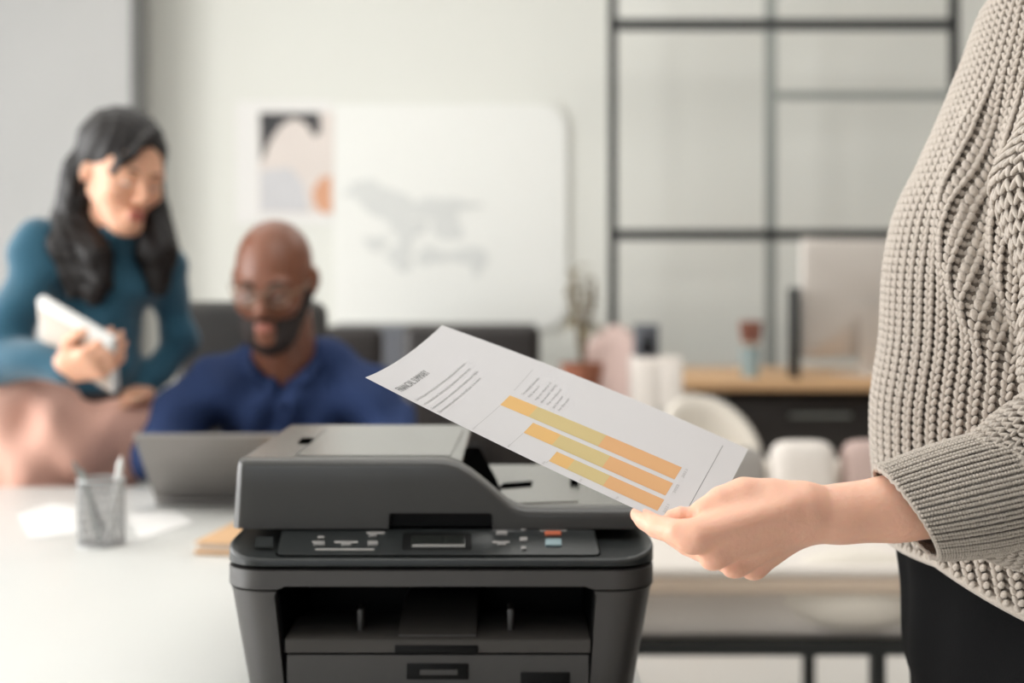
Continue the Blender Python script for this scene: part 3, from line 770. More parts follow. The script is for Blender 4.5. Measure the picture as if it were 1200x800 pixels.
# control panel : sloped top with rounded front corners
zf, zbk = yz(656), .8975; y1 = 1.425
def ptop(y_): return zf+(zbk-zf)*min(1, max(0, (y_-PY)/(y1-PY)))
def ploop(ins, dz, top):
    out = []
    for a, b in rrect(XLp+ins, XRp-ins, PY+ins, PY+.397-ins, (.040, .012, .012, .040), 10):
        out.append(L((a, b, (ptop(b)-dz if top else zgap+.0012+dz))))
    return out
pan = loft('control_panel', [ploop(.004, 0, 0), ploop(.0, .0018, 0), ploop(0, .0025, 1), ploop(.0009, .0007, 1), ploop(.0028, 0, 1)], M['panel'], t, 25)
n_p = Vector((0, -(zbk-zf), y1-PY)).normalized()
def on_panel(x, y, h=0):
    """the panel point seen at a pixel, in the printer's frame"""
    dr_ = Vector(((x-CX)/F, 1, -(y-CY)/F)); o_ = Vector((0, 0, CZ)); P0 = Vector((0, PY, zf))
    s_ = (P0-o_).dot(n_p)/dr_.dot(n_p); q = o_+dr_*s_+n_p*h; return Vector(L(q))
def panel_patch(name, x0, x1, y0, y1_, h, m, parent, rr=.0015, h0=-.0005):
    a, b = on_panel(x0, y1_), on_panel(x1, y1_); c = on_panel((x0+x1)/2, y0)
    W = (b-a).length; vdir = (on_panel((x0+x1)/2, y0)-on_panel((x0+x1)/2, y1_)); Hh = vdir.length; vdir.normalize(); udir = Vector((1, 0, 0)); o_ = on_panel((x0+x1)/2, y1_)
    rr = min(rr, W*.49, Hh*.49); pts = rrect(-W/2, W/2, 0, Hh, rr, 4)
    lo = [o_+udir*p_[0]+vdir*p_[1]+n_p*h0 for p_ in pts]; hi = [o_+udir*p_[0]+vdir*p_[1]+n_p*h for p_ in pts]
    ce = sum(hi, Vector())/len(hi); hi2 = [ce+(q-ce)*(1-.0004/max(.002, min(W, Hh)/2))+n_p*min(.0003, abs(h)*.4) for q in hi]
    return loft(name, [lo, hi, hi2], m, parent, 40)
# bezel groove around the key field: a thin dark line and a raised inner plate
panel_patch('plate_groove', 322, 705, 620.5, 652.2, .0003, M['gap'], pan, .007)
plate = panel_patch('key_plate', 324, 703, 620.5, 650.6, .0007, M['panel'], pan, .006)
panel_patch('display_bezel', 471, 553, 625.5, 645.5, .0012, M['black'], plate, .003)
panel_patch('display', 481, 545, 629, 643, .0016, M['lcd'], plate, .001)['label'] = 'narrow black display window'
panel_patch('display_ridge', 483, 545, 640.5, 642.8, .0024, M['button'], plate, .0008)
def btn(x, y, w_, h_, m_=None): return panel_patch('button', x-w_/2, x+w_/2, y-h_/2, y+h_/2, .0026, m_ or M['button'], plate, .0014)
def pr_(x, y, w_, h_): return panel_patch('printed_mark', x-w_/2, x+w_/2, y-h_/2, y+h_/2, .0009, M['print_grey'], plate, .0004)
for (x, y, w_, h_) in ((374, 638.6, 13, 3.8), (406, 639, 12, 3.6), (437, 628.5, 9, 3.5), (437, 638.6, 12, 3.8), (588, 626.2, 13, 4), (588, 638.8, 10, 3.5), (613.5, 633.8, 9, 4), (613.5, 621.6, 6, 3), (613.5, 644, 6, 3)): btn(x, y, w_, h_)
for (x, y, w_, h_) in ((373, 635.6, 15, 1.8), (405.5, 636, 29, 2.2), (440, 625.2, 22, 2.4), (437, 635.4, 12, 1.6), (588, 623.4, 13, 1.6), (587, 636, 21, 2.2), (648, 622, 33, 2.6), (404, 644.6, 73, 1.8), (376, 630, 8, 2.2), (613.5, 631, 8, 1.6)): pr_(x, y, w_, h_)
btn(648, 626.6, 19, 4.0, M['orange_btn'])['label'] = 'orange stop key'
btn(648.5, 637.6, 19, 7.0, M['blue_btn'])['label'] = 'pale blue start key'
panel_patch('badge', 299, 320, 629, 641, .0003, M['panel'], pan, .001)
# scanner lid + feeder
LY = 1.423; zl0 = .8992; ztop = yz(538.5, LY); zlow = yz(595, LY)
def lx(x): return (x-600)*LY/F
prof = [(lx(272), zl0), (lx(277.5), ztop-.004), (lx(278.5)+.0012, ztop-.001), (lx(278.5)+.004, ztop)]
for (x, y) in ((515, 538.5), (527, 539.6), (537, 543), (548, 549), (558, 556.5), (568, 564.5), (578, 573), (588, 581.5), (597, 588.5), (606, 593), (617, 595), (640, 595.5)): prof.append((lx(x), yz(y, LY)))
xr_ = XRp-.003
prof += [(xr_-.004, zlow-.0008), (xr_-.001, zlow-.003), (xr_, zl0)]
hx0, hx1 = lx(456), lx(577)
def lid_front():
    px_ = [p_[0] for p_ in prof[3:]]; pz_ = [p_[1] for p_ in prof[3:]]
    xl, xr2, rad, yb_ = lx(272), xr_, .008, LY+.022
    fr_ = [0, .0006, .0018, .0034, .0055, .008, .011]
    xs = [xl+q for q in fr_]+list(np.linspace(xl+.02, hx0-.006, 12))+[hx0-.0003, hx0, hx0+.001, hx0+.003]+list(np.linspace(hx0+.01, hx1-.01, 8))+[hx1-.003, hx1-.001, hx1, hx1+.0003]+list(np.linspace(hx1+.004, lx(620), 26))+list(np.linspace(lx(630), xr2-.013, 8))+[xr2-q for q in fr_[::-1]]
    V = []; cols = []
    def yoff(dx, R0): t_ = min(1, max(0, dx/R0)); return R0*(1-math.sqrt(max(0, 1-(1-t_)**2)))
    for side in (0, 1, 2):
        for x in ([xs[0]] if side == 0 else xs if side == 1 else [xs[-1]]):
            top = float(np.interp(x, [xl]+px_[:-2]+[xr2-.004], [pz_[0]]+pz_[:-2]+[pz_[-2]]))
            top = float(np.interp(x, px_[:-3]+[xr2], pz_[:-3]+[pz_[-4]]))
            if x-xl < .003: top -= .003*(1-(x-xl)/.003)**2
            if xr2-x < .003: top -= .003*(1-(xr2-x)/.003)**2
            bot = zl0
            if hx0-1e-6 <= x <= hx1+1e-6: bot = yz(600.5, LY)-max(0, .0025-min(x-hx0, hx1-x))**2*400
            y0_ = LY-.003+yoff(x-xl, .011)+yoff(xr2-x, .011)
            col = []
            Ht = top-bot
            for j in range(4): col.append((y0_, bot+(Ht-rad)*j/3))
            for a_ in (18, 36, 54, 72, 90): a_ = math.radians(a_); col.append((y0_+rad*(1-math.cos(a_)), top-rad+rad*math.sin(a_)))
            col.append((yb_, top))
            if side != 1: col = [(yb_, c_[1]) for c_ in col]
            sh = .0046*max(0, 1-(x-xl)/.03)
            cols.append([Vector(L((x+sh*(c_[1]-zl0)/(ztop-zl0), max(c_[0], 0) if c_[0] < yb_ else yb_, c_[1]))) for c_ in col])
    n = len(cols[0]); V = [v for c_ in cols for v in c_]; Fc = []
    for i in range(len(cols)-1):
        for j in range(n-1): a_ = i*n+j; Fc.append((a_, a_+n, a_+n+1, a_+1))
    return smooth_angle(mesh_obj('lid_front', V, Fc, M['lid'], t), 60)
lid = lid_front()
box('handle_recess', L((hx0+.0002, LY+.010, zl0+.0002)), L((hx1-.0002, LY+.0158, yz(600.7, LY))), M['black'], lid)
# lid slab and feeder housing behind the bezel
yB = 1.757
low = [(lx(272), zl0), (lx(272)+.001, zlow-.002), (xr_-.003, zlow-.002), (xr_, zl0)]
slab = loft('scanner_lid', [[L((a, LY+.0221, b)) for a, b in low], [L((a, yB+.002, b)) for a, b in low]], M['lid_lit'], t)
hs = [(lx(272)+.001, zlow-.0019), (lx(277.5), ztop-.004), (lx(278.5)+.0015, ztop-.0012), (lx(278.5)+.005, ztop-.0004), (lx(526), ztop-.0004), (lx(540), ztop-.004), (lx(540), ztop-.010), (lx(520), ztop-.016), (lx(512), zlow-.0019)]
hous = loft('feeder_housing', [[L((a, LY+.0222, b)) for a, b in hs], [L((a, yB-.006, b)) for a, b in hs], [L((a*.985-.002, yB, b-.003 if b > zlow+.01 else b)) for a, b in hs]], M['lid_lit'], t, 30)
box('mouth_liner', L((lx(514), LY+.0225, zlow-.0018)), L((lx(520), yB-.02, ztop-.0165)), M['black'], hous)
# solid black wedge standing in for the shade inside the mouth, seen past the curved bezel
bm = bmesh.new()
pts = [(lx(521), LY+.03, zlow-.001), (lx(592), LY+.03, zlow-.001), (lx(580), LY+.20, zlow-.001), (lx(521), LY+.20, zlow-.001)]
tp_ = [(lx(521), LY+.03, ztop-.018), (lx(530), LY+.03, ztop-.018), (lx(556), LY+.20, ztop-.012), (lx(521), LY+.20, ztop-.012)]
a = [bm.verts.new(L(q)) for q in pts]; b = [bm.verts.new(L(q)) for q in tp_]
bm.faces.new(a[::-1]); bm.faces.new(b)
for i in range(4): bm.faces.new((a[i], a[(i+1) % 4], b[(i+1) % 4], b[i]))
bm_obj('mouth_shade', bm, M['gap'], hous)
# feeder cover inset plate with its seam and latch notch
zc = ztop-.0004
def onz(x, y, z_):
    d = F*(CZ-z_)/(y-CY); return Vector(L(((x-600)*d/F, d, z_)))
q = [onz(348, 534.2, zc), onz(384, 503, zc), onz(575, 503, zc), onz(545, 534.2, zc)]
def slab_poly(name, q, z0_, z1_, m_, parent): return loft(name, [[Vector((p_.x, p_.y, p_.z+z0_)) for p_ in q], [Vector((p_.x, p_.y, p_.z+z1_)) for p_ in q]], m_, parent)
ln = L((0, 0, 0))
q[2].x = min(q[2].x, lx(532)+.068); q[3].x = min(q[3].x, lx(526)+.068)
slab_poly('cover_seam', [q[0]+Vector((-.0035, -.001, 0)), q[1]+Vector((-.0035, .001, 0)), q[2]+Vector((0, .001, 0)), q[3]+Vector((0, -.001, 0))][::-1], -.001, .0002, M['panel'], hous)
slab_poly('feeder_cover', q[::-1], -.001, .0009, M['lid_lit'], hous)
q = [onz(349, 520, zc), onz(354, 514, zc), onz(368, 514, zc), onz(363, 520, zc)]
slab_poly('latch_notch', q[::-1], -.001, .0012, M['gap'], hous)
zq = zlow-.002
q = [onz(560, 592, zq), onz(612, 548, zq), onz(676, 545, zq), onz(677, 588, zq)]
slab_poly('sheet_rest', q[::-1], -.001, .0012, M['lid_lit'], slab)
q = [onz(583, 573, zq+.0012), onz(590, 566.5, zq+.0012), onz(624, 564, zq+.0012), onz(623, 570, zq+.0012)]
slab_poly('sheet_rest_slot', q[::-1], -.0005, .0008, M['gap'], slab)
q = [onz(668, 569, zq+.0012), onz(669, 561, zq+.0012), onz(678, 561, zq+.0012), onz(678, 569, zq+.0012)]
slab_poly('stop_tab', q[::-1], -.0005, .003, M['gap'], slab)
for x in (-.2, .2):
    for y in (-.15, .15): rod('foot', (x*.85, y, 0), (x*.85, y, .0105), .012, M['black'], t)

# ------------------------------------------------------------------ the printed sheet
cB, cA, cC, cD = [pxa(*q) for q in ((428, 442, 1.162), (518, 381, 1.359), (822, 631, 1.102), (877, 526, 1.299))]
nP = np.cross(cA-cB, cC-cB); nP /= np.linalg.norm(nP); nP = nP if nP[2] > 0 else -nP
def S(u, v, h=0):
    u = np.asarray(u, float)[..., None]; v = np.asarray(v, float)[..., None]
    p = (1-u)*(1-v)*cB+u*(1-v)*cA+(1-u)*v*cC+u*v*cD
    sag = 4*u*(1-u)*(.0060*(1-v)**1.5+.0012) + 4*v*(1-v)*(.0022-.0058*u)
    return p+nP*(h-sag)
def P2(p): return np.stack([CX+F*p[..., 0]/p[..., 1], CY-F*(p[..., 2]-CZ)/p[..., 1]], -1)
def uv(x, y, h=0):
    q = np.array([.5, .5]); e = 1e-5
    for _ in range(12):
        r = P2(S(q[0], q[1], h))-[x, y]
        J = np.stack([(P2(S(q[0]+e, q[1], h))-P2(S(q[0], q[1], h)))/e, (P2(S(q[0], q[1]+e, h))-P2(S(q[0], q[1], h)))/e], 1)
        q = q-np.linalg.solve(J, r)
    return q
NU, NV = 24, 32
uu, vv = np.meshgrid(np.linspace(0, 1, NU+1), np.linspace(0, 1, NV+1)); top = S(uu, vv, 0).reshape(-1, 3); bot = S(uu, vv, -.00014).reshape(-1, 3)
n1 = NU+1; Fc = []; off = len(top)
for j in range(NV):
    for i in range(NU):
        a = j*n1+i; Fc.append((a, a+n1, a+n1+1, a+1)); Fc.append((off+a, off+a+1, off+a+n1+1, off+a+n1))
edge = [i for i in range(n1)]+[j*n1+NU for j in range(1, NV+1)]+[NV*n1+i for i in range(NU-1, -1, -1)]+[j*n1 for j in range(NV-1, 0, -1)]
for k in range(len(edge)): a, b = edge[k], edge[(k+1) % len(edge)]; Fc.append((a, b, off+b, off+a))
SH = thing('printed_sheet', 'white chart page headed financial summary, held tilted above the printer', 'paper', tuple((cB+cC)/2))
V0 = (cB+cC)/2
smooth_angle(mesh_obj('sheet', np.vstack([top, bot])-V0, Fc, M['paper'], SH, True), 45)
def quad_on(name, p4, m_, nu=12, nv=1, round_=0, h=.00012):
    """p4: uv corners a(near,start) b(far,start) c(far,end) d(near,end)"""
    a, b, c, d = [np.array(q) for q in p4]; V = []; Fc = []
    for i in range(nu+1):
        s = i/nu
        for j in range(nv+1):
            r = j/nv; q = (1-s)*((1-r)*a+r*b)+s*((1-r)*d+r*c)
            V.append(S(q[0], q[1], h)-V0)
    for i in range(nu):
        for j in range(nv): k = i*(nv+1)+j; Fc.append((k, k+1, k+nv+2, k+nv+1))
    o = mesh_obj(name, V, Fc, m_, SH); return o
bars = [[((587, 474), (597, 463)), ((618.8, 488.5), (630, 477)), ((700, 524.4), (709, 511)), ((791, 560.6), (800.4, 545.6))],
        [((613.7, 506.5), (624.4, 495.6)), ((647, 522), (655.6, 510)), ((705, 549), (714, 535)), ((780, 579.6), (790.6, 563.4))],
        [((643.3, 539), (653, 529)), ((665, 549.3), (672, 540)), ((706.4, 569.6), (714, 558)), ((770, 600.4), (779.4, 582.6))]]
for bq in bars:
    U = [(uv(*a), uv(*b)) for a, b in bq]
    # straighten each bar: constant u for its two long sides
    un = np.mean([q[0][0] for q in U]); uf = np.mean([q[1][0] for q in U])
    vs_ = [(q[0][1]+q[1][1])/2 for q in U]
    for k, m_ in enumerate((M['yel'], M['oli'], M['ora'])):
        quad_on('chart_segment', [(un, vs_[k]), (uf, vs_[k]), (uf, vs_[k+1]), (un, vs_[k+1])], m_, 14, 3)['label'] = ('amber', 'olive', 'orange')[k]+' stacked bar segment'
def line_on(p0, p1, wd, m_):
    a, b = uv(*p0), uv(*p1); dd = b-a; m1 = np.array([dd[0]*.21, dd[1]*.297]); n2 = np.array([-m1[1], m1[0]])/np.linalg.norm(m1)*wd/2; n2 = n2/[.21, .297]
    return quad_on('rule_line', [a-n2, a+n2, b+n2, b-n2], m_, 16)
line_on((847, 522), (806, 596), .00045, M['ink']); line_on((602.5, 457.5), (624.4, 433), .0004, M['ink2'])
line_on((586, 475), (557, 500), .00035, M['ink2']); line_on((613, 507.5), (598, 521), .00035, M['ink2']); line_on((643, 540), (640, 542), .00035, M['ink2'])
def text_on(name, s, p0, p1, hh, m_, bold=0):
    """text baseline from pixel p0 to p1; hh letter height in m on the page"""
    cu = bpy.data.curves.new('t', 'FONT'); cu.body = s; cu.size = 1; cu.resolution_u = 2; cu.offset = bold
    o = bpy.data.objects.new('t', cu); C.objects.link(o); dg = bpy.context.evaluated_depsgraph_get(); me = bpy.data.meshes.new_from_object(o.evaluated_get(dg))
    V = np.empty(len(me.vertices)*3); me.vertices.foreach_get('co', V); V = V.reshape(-1, 3); Fc = [tuple(p_.vertices) for p_ in me.polygons]
    bpy.data.objects.remove(o); bpy.data.meshes.remove(me)
    a, b = uv(*p0), uv(*p1); wdt = V[:, 0].max(); dd = b-a
    m1 = np.array([dd[0]*.21, dd[1]*.297]); LL = np.linalg.norm(m1); m1 /= LL; n2 = np.array([m1[1], -m1[0]])     # up = towards v=0
    q = np.array(a)*[.21, .297]+np.outer(V[:, 0]/wdt*LL, m1)+np.outer(V[:, 1]*hh/.7, n2)
    q = q/[.21, .297]; W = S(q[:, 0], q[:, 1], .00016)-V0
    return mesh_obj(name, W, Fc, m_, SH)
text_on('heading_text', 'FINANCIAL SUMMARY', (471, 459.5), (504.5, 437), .0072, M['ink'], 0)
for s, a, b in (("For the first quarter of the fiscal year the revenue and operating income of the branch", (489.5, 469.5), (546, 426.5)),
                ("of the financial year. There is steady improvement of the cost ratio", (498.5, 474.5), (552, 432.2)),
                ("Total net income, return on investment and the margin increased slightly", (507.5, 479.5), (560.5, 435.5)),
                ("The investment portfolio for the half year is as stated", (515.5, 484), (564, 443.5))):
    text_on('body_text', s, a, b, .0027, M['ink2'], .002)
Z8 = lambda x, y: (560+x/8, 420+y/8)
for s, a, b in (("The company's best result", (425, 345), (578, 188)), ("this branch", (482, 368), (583, 262)), ("highest revenue of", (547, 393), (693, 228)), ("the second quarter", (602, 418), (743, 248)), ("the combined", (657, 440), (788, 293)), ("and forecast", (712, 470), (803, 357)), ("for the year", (767, 492), (863, 378))):
    text_on('side_note_text', s, Z8(*a), Z8(*b), .0024, M['ink2'], .004)
for s, (x, y) in (('2023', (803.5, 557.5)), ('2022', (793.5, 575.5)), ('2021', (782, 599))):
    text_on('year_text', s, (x-2.6, y+2.6), (x+2.8, y-7.2), .0023, M['ink2'])
for s, (x, y) in (('50', (556.5, 502.5)), ('40', (597.5, 523)), ('30', (638, 543)), ('20', (681, 563.5)), ('10', (724, 584)), ('0', (767, 605))):
    text_on('scale_text', s, (x-1.6, y+1.4), (x+1.4, y-1.6), .0016, M['ink2'])

# ------------------------------------------------------------------ foreground person: hand and arm
FG = thing('person', 'person in chunky grey knit sweater and black trousers holding the printed sheet', 'person', (.52, 1.36, 0))
FO = np.array((.52, 1.36, 0))
def fl(x, y, d): return pxa(x, y, d)-FO
def W(*a): return np.array(a, float)-FO
B = Body()
B.chain([fl(1330, 545, 1.15), fl(1180, 570, 1.135), fl(1050, 595, 1.122), fl(985, 602, 1.117), fl(945, 604, 1.114)], [.040, .034, .0258, .0222, .0205], .01)
B.chain([fl(1180, 572, 1.155), fl(1050, 597, 1.140), fl(985, 602, 1.132), fl(945, 604, 1.127)], [.028, .0215, .0190, .0175], .012)
# upper arm up to the shoulder, neck and head so the figure is whole
B.chain([fl(1330, 545, 1.15), np.array((.50, 1.20, 1.34))-FO], [.042, .052], .03)
# metacarpals
B.cone(fl(942, 592, 1.106), fl(815, 627, 1.088), .0165, .0122, .008)
B.cone(fl(942, 600, 1.112), fl(838, 647, 1.098), .0175, .0116, .009)
B.cone(fl(942, 607, 1.122), fl(863, 658, 1.116), .0165, .0110, .009)
B.cone(fl(942, 611, 1.130), fl(884, 662, 1.134), .0155, .0104, .009)
# thumb
B.chain([fl(945, 592, 1.116), fl(905, 584, 1.113), fl(872, 581, 1.112), fl(846, 587.5, 1.110), fl(826, 599.5, 1.108)], [.0150, .0152, .0142, .0118, .0098], .010)
B.cone(fl(915, 604, 1.118), fl(856, 606, 1.110), .0165, .0110, .012)
B.chain([fl(826, 600, 1.108), fl(809, 604.2, 1.108), fl(799, 603.2, 1.110), fl(787, 604.0, 1.112)], [.0092, .0070, .0068, .0050], .005)
# index finger under the sheet
B.chain([fl(815, 627, 1.088), fl(795, 624, 1.090), fl(770, 617, 1.105), fl(756, 609, 1.117), fl(747.5, 602.5, 1.128)], [.0120, .0100, .0088, .0080, .0062], .006)
B.ell(fl(808, 637, 1.083), (.0075, .005, .0065), .008)
# middle, ring, little
B.chain([fl(838, 648, 1.098), fl(806, 638, 1.122), fl(788, 627, 1.142), fl(776, 620, 1.155)], [.0114, .0085, .0078, .0066], .005)
B.chain([fl(863, 659, 1.116), fl(834, 652, 1.142), fl(818, 642, 1.162), fl(806, 634, 1.174)], [.0108, .0083, .0076, .0064], .005)
B.chain([fl(884, 662, 1.134), fl(866, 660, 1.156), fl(852, 652, 1.168), fl(842, 646, 1.178)], [.0102, .0076, .0068, .0058], .005)
for q, r in (((833, 657, 1.091), .0065), ((857, 667, 1.108), .006), ((880, 669, 1.127), .0055)): B.ell(fl(*q), (r, r*.8, r*.85), .008)
for a_, b_ in (((925, 595, 1.093), (822, 628, 1.081)), ((925, 604, 1.098), (843, 648, 1.090))): B.cone(fl(*a_), fl(*b_), .0035, .0035, .010)
# tendons and fold lines as fine relief
cr = [(fl(806, 600, 1.10), np.array((.0022, .012, .012)), .0006), ]
thx = [fl(x, 603, 1.105) for x in (803, 806.5, 810, 814)]
def disp(P):
    o = np.zeros(len(P))
    for c in thx:
        q = P-c; o += .0011*np.exp(-(q[:, 0]/.0011)**2-(q[:, 1]/.016)**2-(q[:, 2]/.010)**2)
    return o
B.disp = disp
hs_ = body_obj('body', B, .0015, M['skin'], FG, it=2, clip=(np.array((-.6, -.5, .7)), np.array((.08, .2, 1.30))))
# ------------------------------------------------------------------ knitwear
NS, NR = 6, 3
def blob_template():
    V = [(0, 0, -1)]; Fc = []
    for j in range(1, NR+1):
        a = -PI/2+PI*j/(NR+1)
        for i in range(NS): V.append((math.cos(a)*math.cos(2*PI*i/NS), math.cos(a)*math.sin(2*PI*i/NS), math.sin(a)))
    V.append((0, 0, 1)); e = len(V)-1
    for i in range(NS):
        Fc.append((0, 1+(i+1) % NS, 1+i)); Fc.append((e, 1+(NR-1)*NS+i, 1+(NR-1)*NS+(i+1) % NS))
    for j in range(NR-1):
        for i in range(NS):
            a, b = 1+j*NS+i, 1+j*NS+(i+1) % NS; Fc.append((a, b, b+NS)); Fc.append((a, b+NS, a+NS))
    return np.array(V), np.array(Fc)
BV, BF = blob_template()
def knit(name, Sf, us, vs, rw, rl, rt, lift, slant, parent, m_, skip=None, spread=.24, jit=.06):
    """stitches of two slanted yarn legs each, on surface Sf(u,v)->pos; us/vs stitch grids"""
    U, Vg = np.meshgrid(us, vs, indexing='ij'); U = U.ravel(); Vg = Vg.ravel()
    if skip is not None: k = ~skip(U, Vg); U, Vg = U[k], Vg[k]
    du = (us[1]-us[0]); dv = (vs[1]-vs[0]); e = 1e-3
    P0 = Sf(U, Vg); Tu = (Sf(U+e*du, Vg)-Sf(U-e*du, Vg))/(2*e); Tv = (Sf(U, Vg+e*dv)-Sf(U, Vg-e*dv))/(2*e)   # per stitch width / length
    lu = np.linalg.norm(Tu, axis=1, keepdims=True); lv = np.linalg.norm(Tv, axis=1, keepdims=True)
    tu = Tu/lu; n = np.cross(Tu, Tv); n /= np.linalg.norm(n, axis=1, keepdims=True); tv = np.cross(n, tu)*-1; tv *= np.sign((tv*Tv).sum(1, keepdims=True))
    allV = []
    for sg in (-1, 1):
        N = len(P0); a = slant*(1+jit*rng.normal(size=(N, 1)))*sg
        ax = tv*np.cos(a)+tu*np.sin(a); sx = tu*np.cos(a)-tv*np.sin(a)
        tilt = .28; ax2 = ax*math.cos(tilt)+n*math.sin(tilt); nn = n*math.cos(tilt)-ax*math.sin(tilt)
        c = P0+tu*lu*spread*sg+n*lift+Tu*rng.normal(size=(N, 1))*jit*.25+Tv*rng.normal(size=(N, 1))*jit*.3
        q = c[:, None]+sx[:, None]*BV[None, :, 0:1]*(rw*lu[:, None])+nn[:, None]*BV[None, :, 1:2]*rt+ax2[:, None]*BV[None, :, 2:3]*(rl*lv[:, None])
        allV.append(q)
    Vt = np.concatenate(allV).reshape(-1, 3); nb = len(Vt)//len(BV)
    Ft = (BF[None]+np.arange(nb)[:, None, None]*len(BV)).reshape(-1, 3)
    me = bpy.data.meshes.new(name); me.vertices.add(len(Vt)); me.vertices.foreach_set('co', Vt.astype(np.float32).ravel())
    me.loops.add(Ft.size); me.loops.foreach_set('vertex_index', Ft.ravel().astype(np.int32)); me.polygons.add(len(Ft)); me.polygons.foreach_set('loop_start', (np.arange(len(Ft))*3).astype(np.int32))
    me.update(calc_edges=True); me.materials.append(m_); me.polygons.foreach_set('use_smooth', [True]*len(Ft))
    o = bpy.data.objects.new(name, me); C.objects.link(o); o.parent = parent; o['kind'] = 'stuff'; return o
def surf_mesh(name, Sf, u0, u1, v0, v1, nu, nv, m_, parent, closed=False, off=0):
    us = np.linspace(u0, u1, nu+1); vs = np.linspace(v0, v1, nv+1); U, V_ = np.meshgrid(us, vs, indexing='ij')
    P = Sf(U.ravel(), V_.ravel()); Fc = []
    for i in range(nu):
        for j in range(nv): a = i*(nv+1)+j; Fc.append((a, a+nv+1, a+nv+2, a+1))
    return mesh_obj(name, P, Fc, m_, parent, True)
def interp(t, xs, ys): return np.interp(t, xs, ys)
def sm_interp(t, xs, ys):
    xs = np.array(xs, float); ys = np.array(ys, float); m = np.gradient(ys, xs); t = np.clip(t, xs[0], xs[-1]); i = np.clip(np.searchsorted(xs, t)-1, 0, len(xs)-2)
    h = xs[i+1]-xs[i]; s = (t-xs[i])/h
    return (2*s**3-3*s**2+1)*ys[i]+(s**3-2*s**2+s)*h*m[i]+(-2*s**3+3*s**2)*ys[i+1]+(s**3-s**2)*h*m[i+1]
# torso: v = height z; u = angle (0 = towards -X i.e. chest, pi/2 = towards the camera)
sil_y = np.array([-60, 0, 60, 120, 190, 250, 300, 400, 480, 560, 640, 720, 780]); sil_x = np.array([1200, 1157, 1133, 1110, 1080, 1053, 1043, 1037, 1027, 1030, 1042, 1070, 1096])
dref = 1.36
ZS = CZ-(sil_y-CY)*dref/F
def tor(u, z_):
    m = sm_interp(-z_, -ZS, sil_x); m = (m-600)/F
    b = sm_interp(-z_, [-1.45, -1.36, -1.25, -1.1, -.8], [.10, .15, .19, .205, .205]); cx = sm_interp(-z_, [-1.45, -1.36, -1.1, -.8], [.585, .575, .545, .55]); cy = 1.36
    a = np.sqrt(np.clip((cx-m*cy)**2-m*m*b*b, .0016, None))
    # hem hangs lower at the near side towards the back
    w_ = 1+.010*np.sin(3*u+8*z_)+.006*np.sin(7*u-5*z_)
    # back half is fuller
    ab = np.where(np.cos(u) < 0, .17, a); ab = a+(.17-a)*np.clip(-np.cos(u), 0, 1)
    P = np.stack([cx-ab*np.cos(u)*w_, cy-b*np.sin(u)*w_, z_], -1)
    # the fold of cloth that rolls out in front of the armpit, with the hollow behind it
    xp = CX+F*P[:, 0]/P[:, 1]; yp_ = CY-F*(P[:, 2]-CZ)/P[:, 1]
    xc = np.interp(yp_, [60, 120, 160, 210, 260, 310, 350, 400, 450], [1175, 1150, 1136, 1124, 1118, 1124, 1138, 1160, 1180])
    am = np.clip((xp-np.interp(yp_, sil_y, sil_x)-22)/26, 0, 1)*np.clip((yp_-90)/60, 0, 1)*np.clip((440-yp_)/60, 0, 1)*(P[:, 1] < 1.36)*(np.sin(u) > 0)
    out = .010*np.exp(-((xp-xc)/14)**2)-(.009+.006*np.exp(-((yp_-230)/45)**2))*np.exp(-((xp-xc-29)/14)**2)
    nn = np.stack([-np.cos(u), -np.sin(u), 0*u], -1)
    return P+nn*(out*am)[:, None]-FO
def hemz(u):
    # hem height per angle: about z=.90 at the front, dropping towards the back
    return interp(np.mod(u+PI, 2*PI)-PI, [-PI, -1.2, -.2, .4, .9, 1.3, 1.7, PI], [.80, .84, .90, .895, .86, .825, .80, .80])
ztopK = 1.40
def Storso(u, v): return tor(u, hemz(u)+(ztopK-hemz(u))*v)
SW = B_ = None
ncol = 84; nrow = 72
NCF = 36
sw = surf_mesh('sweater', Storso, 0, 2*PI, 0, 1, 168, 60, M['knit_shade'], FG)
dcol = 2*PI/ncol
knit('knit_stitches', lambda u, v: Storso(u, v), np.arange(ncol)*dcol-PI, (np.arange(nrow)+.5)/nrow, .205, .74, .0027, .0034, .52, sw, M['knit'], spread=.165)
knit('purl_stitches', lambda u, v: Storso(u, v), (np.arange(ncol)+.5)*dcol-PI, (np.arange(nrow)+.5)/nrow, .15, .42, .0020, -.0004, 1.1, sw, M['knit'], spread=.12)
# yoke over the shoulders up to a ribbed neckline
def Syoke(u, v):
    a = tor(u, np.full_like(u, ztopK)); e = W(.590, 1.37, 1.455)+np.stack([-.072*np.cos(u), -.075*np.sin(u), 0*u], -1); t_ = v[:, None]
    mid = (a+e)/2+np.array([0, 0, .016]); return (1-t_)**2*a+2*t_*(1-t_)*mid+t_**2*e
surf_mesh('yoke', Syoke, 0, 2*PI, 0, 1, 96, 14, M['knit_shade'], sw)
knit('knit_stitches', Syoke, np.arange(ncol)*dcol-PI, (np.arange(16)+.5)/16, .205, .74, .0027, .0034, .52, sw, M['knit'], spread=.165)
tube('neckline', [Vector(Syoke(np.array([u]), np.array([1.0]))[0]) for u in np.linspace(-PI, PI, 65)[:-1]], .009, M['knit'], sw, 8, closed=True)
# hem roll
tube('hem', [Vector(Storso(np.array([u]), np.array([0.0]))[0]) for u in np.linspace(-PI, PI, 97)[:-1]], .0055, M['knit'], sw, 8, closed=True)
